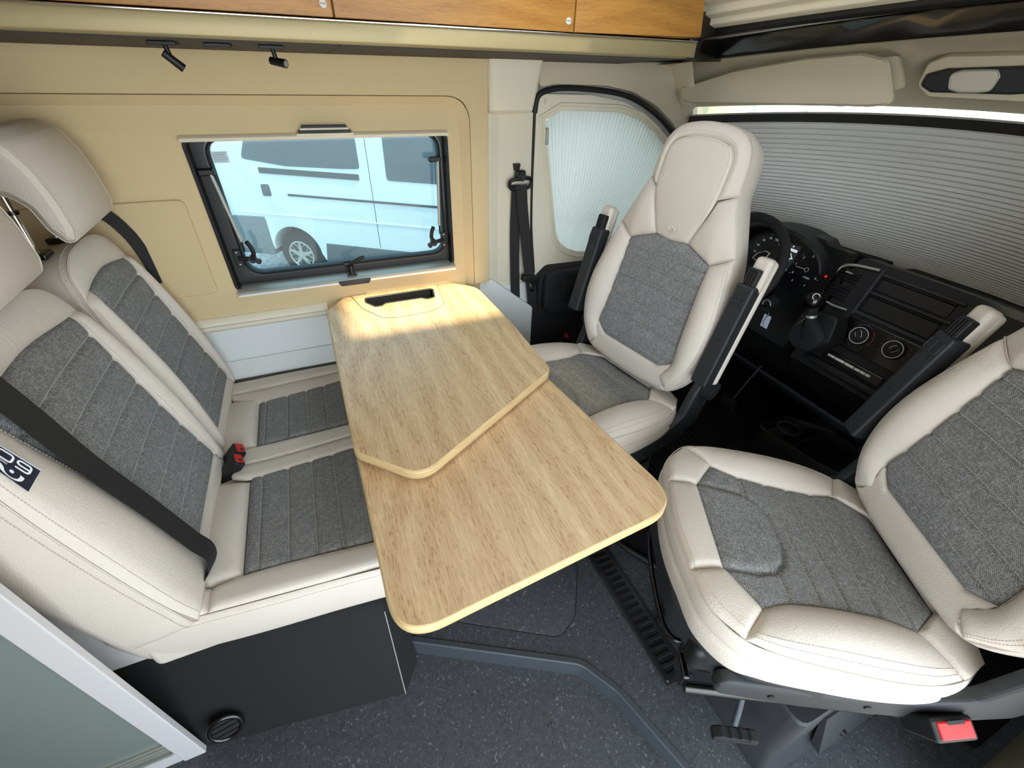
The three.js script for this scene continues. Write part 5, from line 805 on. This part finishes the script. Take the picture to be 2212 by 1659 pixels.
// ================================================================ table with swivelled extension leaf
{
  const t = thing('dining_table', 'light oak wall table with a swivelled extension leaf underneath', 'table');
  const Y = 0.803, TH = 0.028, K = (p) => [p[0] * 0.9835, 1.75 - (1.75 - p[1]) * 0.9835];
  const up = roundPoly([[-0.054, 0.075], [0.028, -0.040], [0.462, -0.042], [0.572, 0.055], [0.590, 0.40], [0.588, 0.745], [0.092, 1.035], [-0.045, 0.892]].map(K), [0.04, 0.03, 0.04, 0.10, 0.3, 0.06, 0.07, 0.05], 9);
  const low = roundPoly([[-0.046, 0.70], [-0.036, 1.364], [0.650, 1.310], [0.572, 0.66]].map(K), [0.03, 0.085, 0.095, 0.03], 12);
  const hole = roundPoly([[0.100, 0.020], [0.115, 0.012], [0.372, 0.012], [0.385, 0.025], [0.372, 0.100], [0.338, 0.108], [0.318, 0.090], [0.172, 0.090], [0.155, 0.108], [0.128, 0.108], [0.098, 0.055]].map(K), [0.01, 0.008, 0.008, 0.01, 0.012, 0.012, 0.008, 0.008, 0.012, 0.012, 0.01], 4);
  const inset = (c, k) => { const q = area(c) < 0 ? c.slice().reverse() : c, n = q.length; return q.map((p, i) => { const e = q[(i + 1) % n].clone().sub(q[(i + n - 1) % n]).normalize(); return V2(p.x - e.y * k, p.y + e.x * k); }); };
  const band = (c, y1) => sweepLoop(c, [[-0.0048, y1], [-0.002, y1 - 0.0006], [-0.0004, y1 - 0.003], [0, y1 - 0.006], [0, y1 - TH + 0.005], [-0.002, y1 - TH + 0.001], [-0.005, y1 - TH]], (a, b, h) => [a, h, b], false, 1.2);
  const a = part('tabletop', eXZ(inset(up, 0.0046), Y - TH, Y + 0.0001, 0, [hole]), M.oak, t); part('edge_band', band(up, Y), M.edgeBand, a);
  const e = part('extension_leaf', eXZ(inset(low, 0.0046), Y - 0.036 - TH, Y - 0.0359, 0), M.oak, t); part('edge_band', band(low, Y - 0.036), M.edgeBand, e);
  const cover = roundPoly([[0.050, -0.036], [0.080, 0.10], [0.140, 0.205], [0.185, 0.222], [0.330, 0.214], [0.392, 0.175], [0.415, -0.036]].map(K), [0, 0.05, 0.04, 0.06, 0.05, 0.04, 0], 6);
  const m = part('mount_cover', eXZ(cover, Y - 0.004, Y + 0.0022, 0.0008, [hole]), M.oak, t);
  part('cover_joint', sweepLoop(cover, [[-0.0002, Y - 0.001], [0.0016, Y - 0.001], [0.0016, Y + 0.0009], [-0.0002, Y + 0.0009]], (x, z, h) => [x, h, z]), M.underDark, m);
  const tray = holder('cup_tray', t);
  part('rim', sweepLoop(hole, [[0.0012, Y + 0.0018], [0.0012, Y + 0.0046], [-0.003, Y + 0.0050], [-0.006, Y + 0.002], [-0.004, Y - 0.004]], (x, z, h) => [x, h, z]), M.plastic, tray);
  part('bowl', [sweepLoop(hole, [[-0.003, Y + 0.002], [-0.006, Y - 0.02], [-0.012, Y - 0.045]], (x, z, h) => [x, h, z], false), eXZ(inset(hole, 0.008), Y - 0.05, Y - 0.043, 0)], M.black, tray);
  part('swivel_mount', [cyl(V(0.25, Y - 0.0359, 0.76), V(0.25, Y - 0.028, 0.76), 0.04), cyl(V(0.25, Y - 0.10, 0.76), V(0.25, Y - 0.064, 0.76), 0.03)], M.satin, t);
  part('support_leg', [cyl(V(0.25, 0.10, 0.55), V(0.25, Y - TH, 0.55), 0.028), cyl(V(0.25, 0.0775, 0.55), V(0.25, 0.10, 0.55), 0.09, 0.05)], M.satin, t);
  part('wall_bracket', bx(0.05, 0.44, 0.745, Y - TH, 0.002, 0.026, 0.003), M.satin, t);
}
// driver's belt on the pillar
{
  const t = thing('driver_belt', 'black seat belt with guide ring hanging on the pillar', 'seat belt');
  const g = holder('guide_ring', t);
  part('bracket', [tube([V(0.742, 1.178, -0.005), V(0.745, 1.198, 0.0), V(0.770, 1.205, 0.004), V(0.81, 1.207, 0.004), V(0.836, 1.200, 0.0), V(0.838, 1.180, -0.005), V(0.825, 1.168, -0.006), V(0.79, 1.172, -0.004), V(0.756, 1.166, -0.006)], 0.0075, true, 80, 10), cyl(V(0.790, 1.214, -0.02), V(0.790, 1.214, 0.014), 0.017), bx(0.768, 0.812, 1.195, 1.235, -0.022, 0.004, 0.008)], M.black, g);
  part('bolt', cyl(V(0.790, 1.214, 0.012), V(0.790, 1.214, 0.018), 0.008, 0.007, 6), M.plastic, g);
  part('webbing', ribbon([V(0.793, 1.182, 0.002), V(0.800, 1.10, 0.004), V(0.822, 0.95, 0.006), V(0.848, 0.79, 0.008), V(0.862, 0.72, 0.006), V(0.885, 0.55, 0.0), V(0.905, 0.40, -0.005)], V(1, 0, 0.12), 0.047), M.belt, t);
  part('return_webbing', ribbon([V(0.778, 1.180, -0.012), V(0.776, 1.0, -0.014), V(0.782, 0.80, -0.012), V(0.796, 0.545, -0.008)], V(1, 0, 0.1), 0.044), M.belt, t);
  part('belt_outlet', bx(0.756, 0.832, 0.526, 0.552, -0.03, 0.004, 0.004), M.black, t);
  const l = holder('latch_tongue', t); part('grip', eXY(roundPoly([[0.806, 0.768], [0.812, 0.795], [0.888, 0.782], [0.898, 0.752], [0.86, 0.745]], 0.005, 3), -0.004, 0.022, 0.004), M.black, l);
  part('metal_plate', eXY(roundPoly([[0.848, 0.752], [0.876, 0.748], [0.872, 0.704], [0.852, 0.706]], 0.004, 3), 0.008, 0.011, 0.0008, [roundPoly([[0.857, 0.735], [0.869, 0.733], [0.867, 0.714], [0.858, 0.715]], 0.002, 2)]), M.chrome, l);
}
{
  const t = thing('belt_buckle', 'red-button buckle between the driver seat and the door', 'buckle', [0.99, 0.45, 0.115]);
  t.rotation.set(0.1, -0.4, -0.5); part('housing', bx(-0.014, 0.014, -0.03, 0.052, -0.021, 0.021, 0.005), M.black, t); part('release_button', bx(-0.010, 0.010, 0.047, 0.055, -0.017, 0.017, 0.003), M.red, t); part('stalk', bx(-0.010, 0.010, -0.20, -0.028, -0.014, 0.014, 0.004), M.black, t);
}
{
  const t = thing('belt_buckle', 'large red-button buckle beside the nearest seat at bottom right', 'buckle', [0.975, 0.480, 1.820]);
  t.scale.setScalar(1.2);
  t.rotation.set(0.55, -0.32, 0, 'YXZ');
  part('housing', bx(-0.040, 0.036, -0.030, 0.040, -0.018, 0.018, 0.006), M.black, t);
  part('release_button', bx(-0.033, 0.029, 0.032, 0.043, -0.013, 0.013, 0.003), M.red, t);
  part('button_slot', bx(-0.016, 0.016, 0.0415, 0.0437, -0.0145, -0.008, 0.001), M.rubber, t);
  part('stalk', cyl(V(0, -0.22, 0.0), V(0, -0.028, 0), 0.016), M.black, t);
}
// low cabinet end with glossy door at bottom left
{
  const t = thing('glossy_cabinet', 'white framed cabinet with glossy grey-green door at bottom left', 'cabinet');
  part('frame_post', bx(-0.664, -0.612, 0.0, 1.02, 1.076, 1.094, 0.003), M.frameWhite, t);
  part('door', bx(-1.30, -0.664, 0.055, 1.0, 1.070, 1.084, 0.002), phys(0x848e88, 0.08, { clearcoat: 1, clearcoatRoughness: 0.03 }), t);
  for (const [y, h, d] of [[0.118, 0.010, 1.092], [0.085, 0.022, 1.090], [0.062, 0.008, 1.094]]) part('rail', bx(-1.30, -0.665, y, y + h, 1.072, d, 0.003), M.satin, t);
  part('plinth', bx(-1.30, -0.665, 0.0, 0.056, 1.066, 1.090, 0.003), M.frameWhite, t);
  part('carcass', bx(-1.30, -0.74, 0.0, 1.0, 1.046, 1.070, 0.002), M.frameWhite, t);
}
// ================================================================ outside: ground, neighbouring van, low wall, added sunshade over the open door
struct('floor', bx(-14, 14, -0.50, -0.42, -14, 14, 0.001), std(0xffffff, 0.9, { map: tex(256, (u, v) => { const k = 150 + 40 * (pn(u * 40, v * 40, 40, 40, 71) - 0.5) + 50 * (pn(u * 120, v * 120, 120, 120, 72) - 0.5); return [k, k * 0.99, k * 0.96]; }, 1.2) })).name = 'floor_outdoor';
{
  const t = thing('parked_van', 'white panel van parked outside the side window', 'van', [-0.234, 0, -3.2], -Math.atan(0.68));
  const white = phys(0xe9ebea, 0.3, { clearcoat: 0.6, clearcoatRoughness: 0.05 }), dark = phys(0x4c5a63, 0.08, { clearcoat: 1 }), hub = [-0.05, -0.075];
  const archR = 0.27, arch = []; for (let i = 0; i <= 16; i++) { const a = Math.PI * (0.98 - 0.96 * i / 16); arch.push([hub[0] + archR * Math.cos(a), hub[1] + archR * Math.sin(a)]); }
  const body = [[-0.70, 0.26], [-0.34, 0.27], [-0.335, 0.0], ...arch, [0.26, -0.13], [0.29, 0.02], [3.2, 0.02], [3.2, 2.1], [-0.2, 2.1], [-0.66, 1.0], [-0.72, 0.7]];
  part('side_panel', eXY(body, -1.7, 0, 0.006), white, t);
  part('lower_sill', eXY([[0.27, -0.13], [0.30, 0.06], [3.2, 0.045], [3.2, -0.14]], -0.06, 0.012, 0.006), std(0x55595c, 0.7), t);
  part('bumper', eXY(roundPoly([[-0.78, -0.12], [-0.33, -0.12], [-0.33, 0.27], [-0.70, 0.262], [-0.78, 0.2]], 0.03, 3), -1.7, 0.008, 0.006), std(0x6a6f73, 0.6), t);
  part('side_window', eXY(roundPoly([[-0.40, 0.80], [0.05, 0.76], [0.60, 0.77], [0.80, 0.78], [0.80, 1.36], [-0.10, 1.36]], 0.03, 3), -0.002, 0.004, 0.001), dark, t);
  part('side_window', eXY(roundPoly([[1.05, 0.70], [2.2, 0.70], [2.2, 1.36], [1.06, 1.36]], 0.03, 3), -0.002, 0.004, 0.001), dark, t);
  part('sliding_rail', bx(-0.24, 0.78, 0.685, 0.735, 0, 0.012, 0.004), std(0x3c4348, 0.5), t);
  part('rub_strip', bx(0.0, 3.0, 0.495, 0.515, 0, 0.008, 0.003), std(0x343a3e, 0.5), t);
  part('fuel_flap', eXY(roundPoly([[-0.275, 0.475], [-0.18, 0.48], [-0.18, 0.588], [-0.27, 0.585]], 0.02, 4), 0, 0.006, 0.002), std(0x4a5054, 0.5), t);
  part('door_seam', bx(0.885, 0.890, 0.07, 1.40, -0.002, 0.0015, 0.0005), M.rubber, t);
  part('crease', bx(-0.6, 3.0, 0.30, 0.315, 0, 0.006, 0.003), white, t);
  part('arch_well', cyl(V(hub[0], hub[1], -0.60), V(hub[0], hub[1], -0.28), 0.268, 0.268, 40), std(0x16181a, 0.9), t);
  const w = holder('wheel', t); w.position.set(hub[0], hub[1] - 0.03, -0.09);
  part('tyre', new THREE.TorusGeometry(0.185, 0.062, 18, 60), std(0x17181a, 0.85), w);
  part('rim', new THREE.TorusGeometry(0.135, 0.010, 10, 60).translate(0, 0, 0.05), M.satin, w);
  part('rim_dish', new THREE.CylinderGeometry(0.135, 0.12, 0.05, 40).rotateX(Math.PI / 2).translate(0, 0, 0.012), std(0x33373a, 0.5), w);
  for (let k = 0; k < 5; k++) part('spoke', [new RoundedBoxGeometry(0.115, 0.030, 0.016, 2, 0.005).translate(0.075, 0, 0.048).rotateZ(k * 1.2566 + 0.3), new THREE.TorusGeometry(0.036, 0.004, 6, 24).scale(1.3, 0.8, 1).translate(0.085, 0, 0.055).rotateZ(k * 1.2566 + 0.93)].map(uvBox), M.satin, w);
  part('hub_cap', new THREE.CylinderGeometry(0.028, 0.03, 0.02, 24).rotateX(Math.PI / 2).translate(0, 0, 0.05), M.satin, w);
}
{
  const t = thing('garden_wall', 'pale boundary wall with posts seen over the windscreen blind', 'wall', [7.5, -0.42, 3.0]);
  part('wall', bx(0, 0.2, 0, 1.62, -9, 5, 0.01), M.white, t);
  for (let i = 0; i < 14; i++) part('post', bx(-0.06, 0, 0, 1.72, -9 + i, -8.9 + i, 0.005), M.satin, t);
}
{  // out of view, added to keep sun off the floor by the door
  const t = structGroup('added_awning', 'pale fabric sunshade added out of view over the open sliding door');
  part('fabric', loft([[V(-2.2, 2.30, 2.06), V(2.2, 2.30, 2.06), V(2.2, 2.303, 2.06), V(-2.2, 2.303, 2.06)], [V(-2.2, 2.08, 3.05), V(2.2, 2.08, 3.05), V(2.2, 2.083, 3.05), V(-2.2, 2.083, 3.05)]]), std(0xd8d4cb, 0.8), t);
  part('cassette', bx(-2.2, 2.2, 2.24, 2.36, 2.02, 2.12, 0.02), M.white, t);
  part('front_rail', cyl(V(-2.2, 2.08, 3.06), V(2.2, 2.08, 3.06), 0.025), M.white, t);
}
renderer.render(scene, camera);
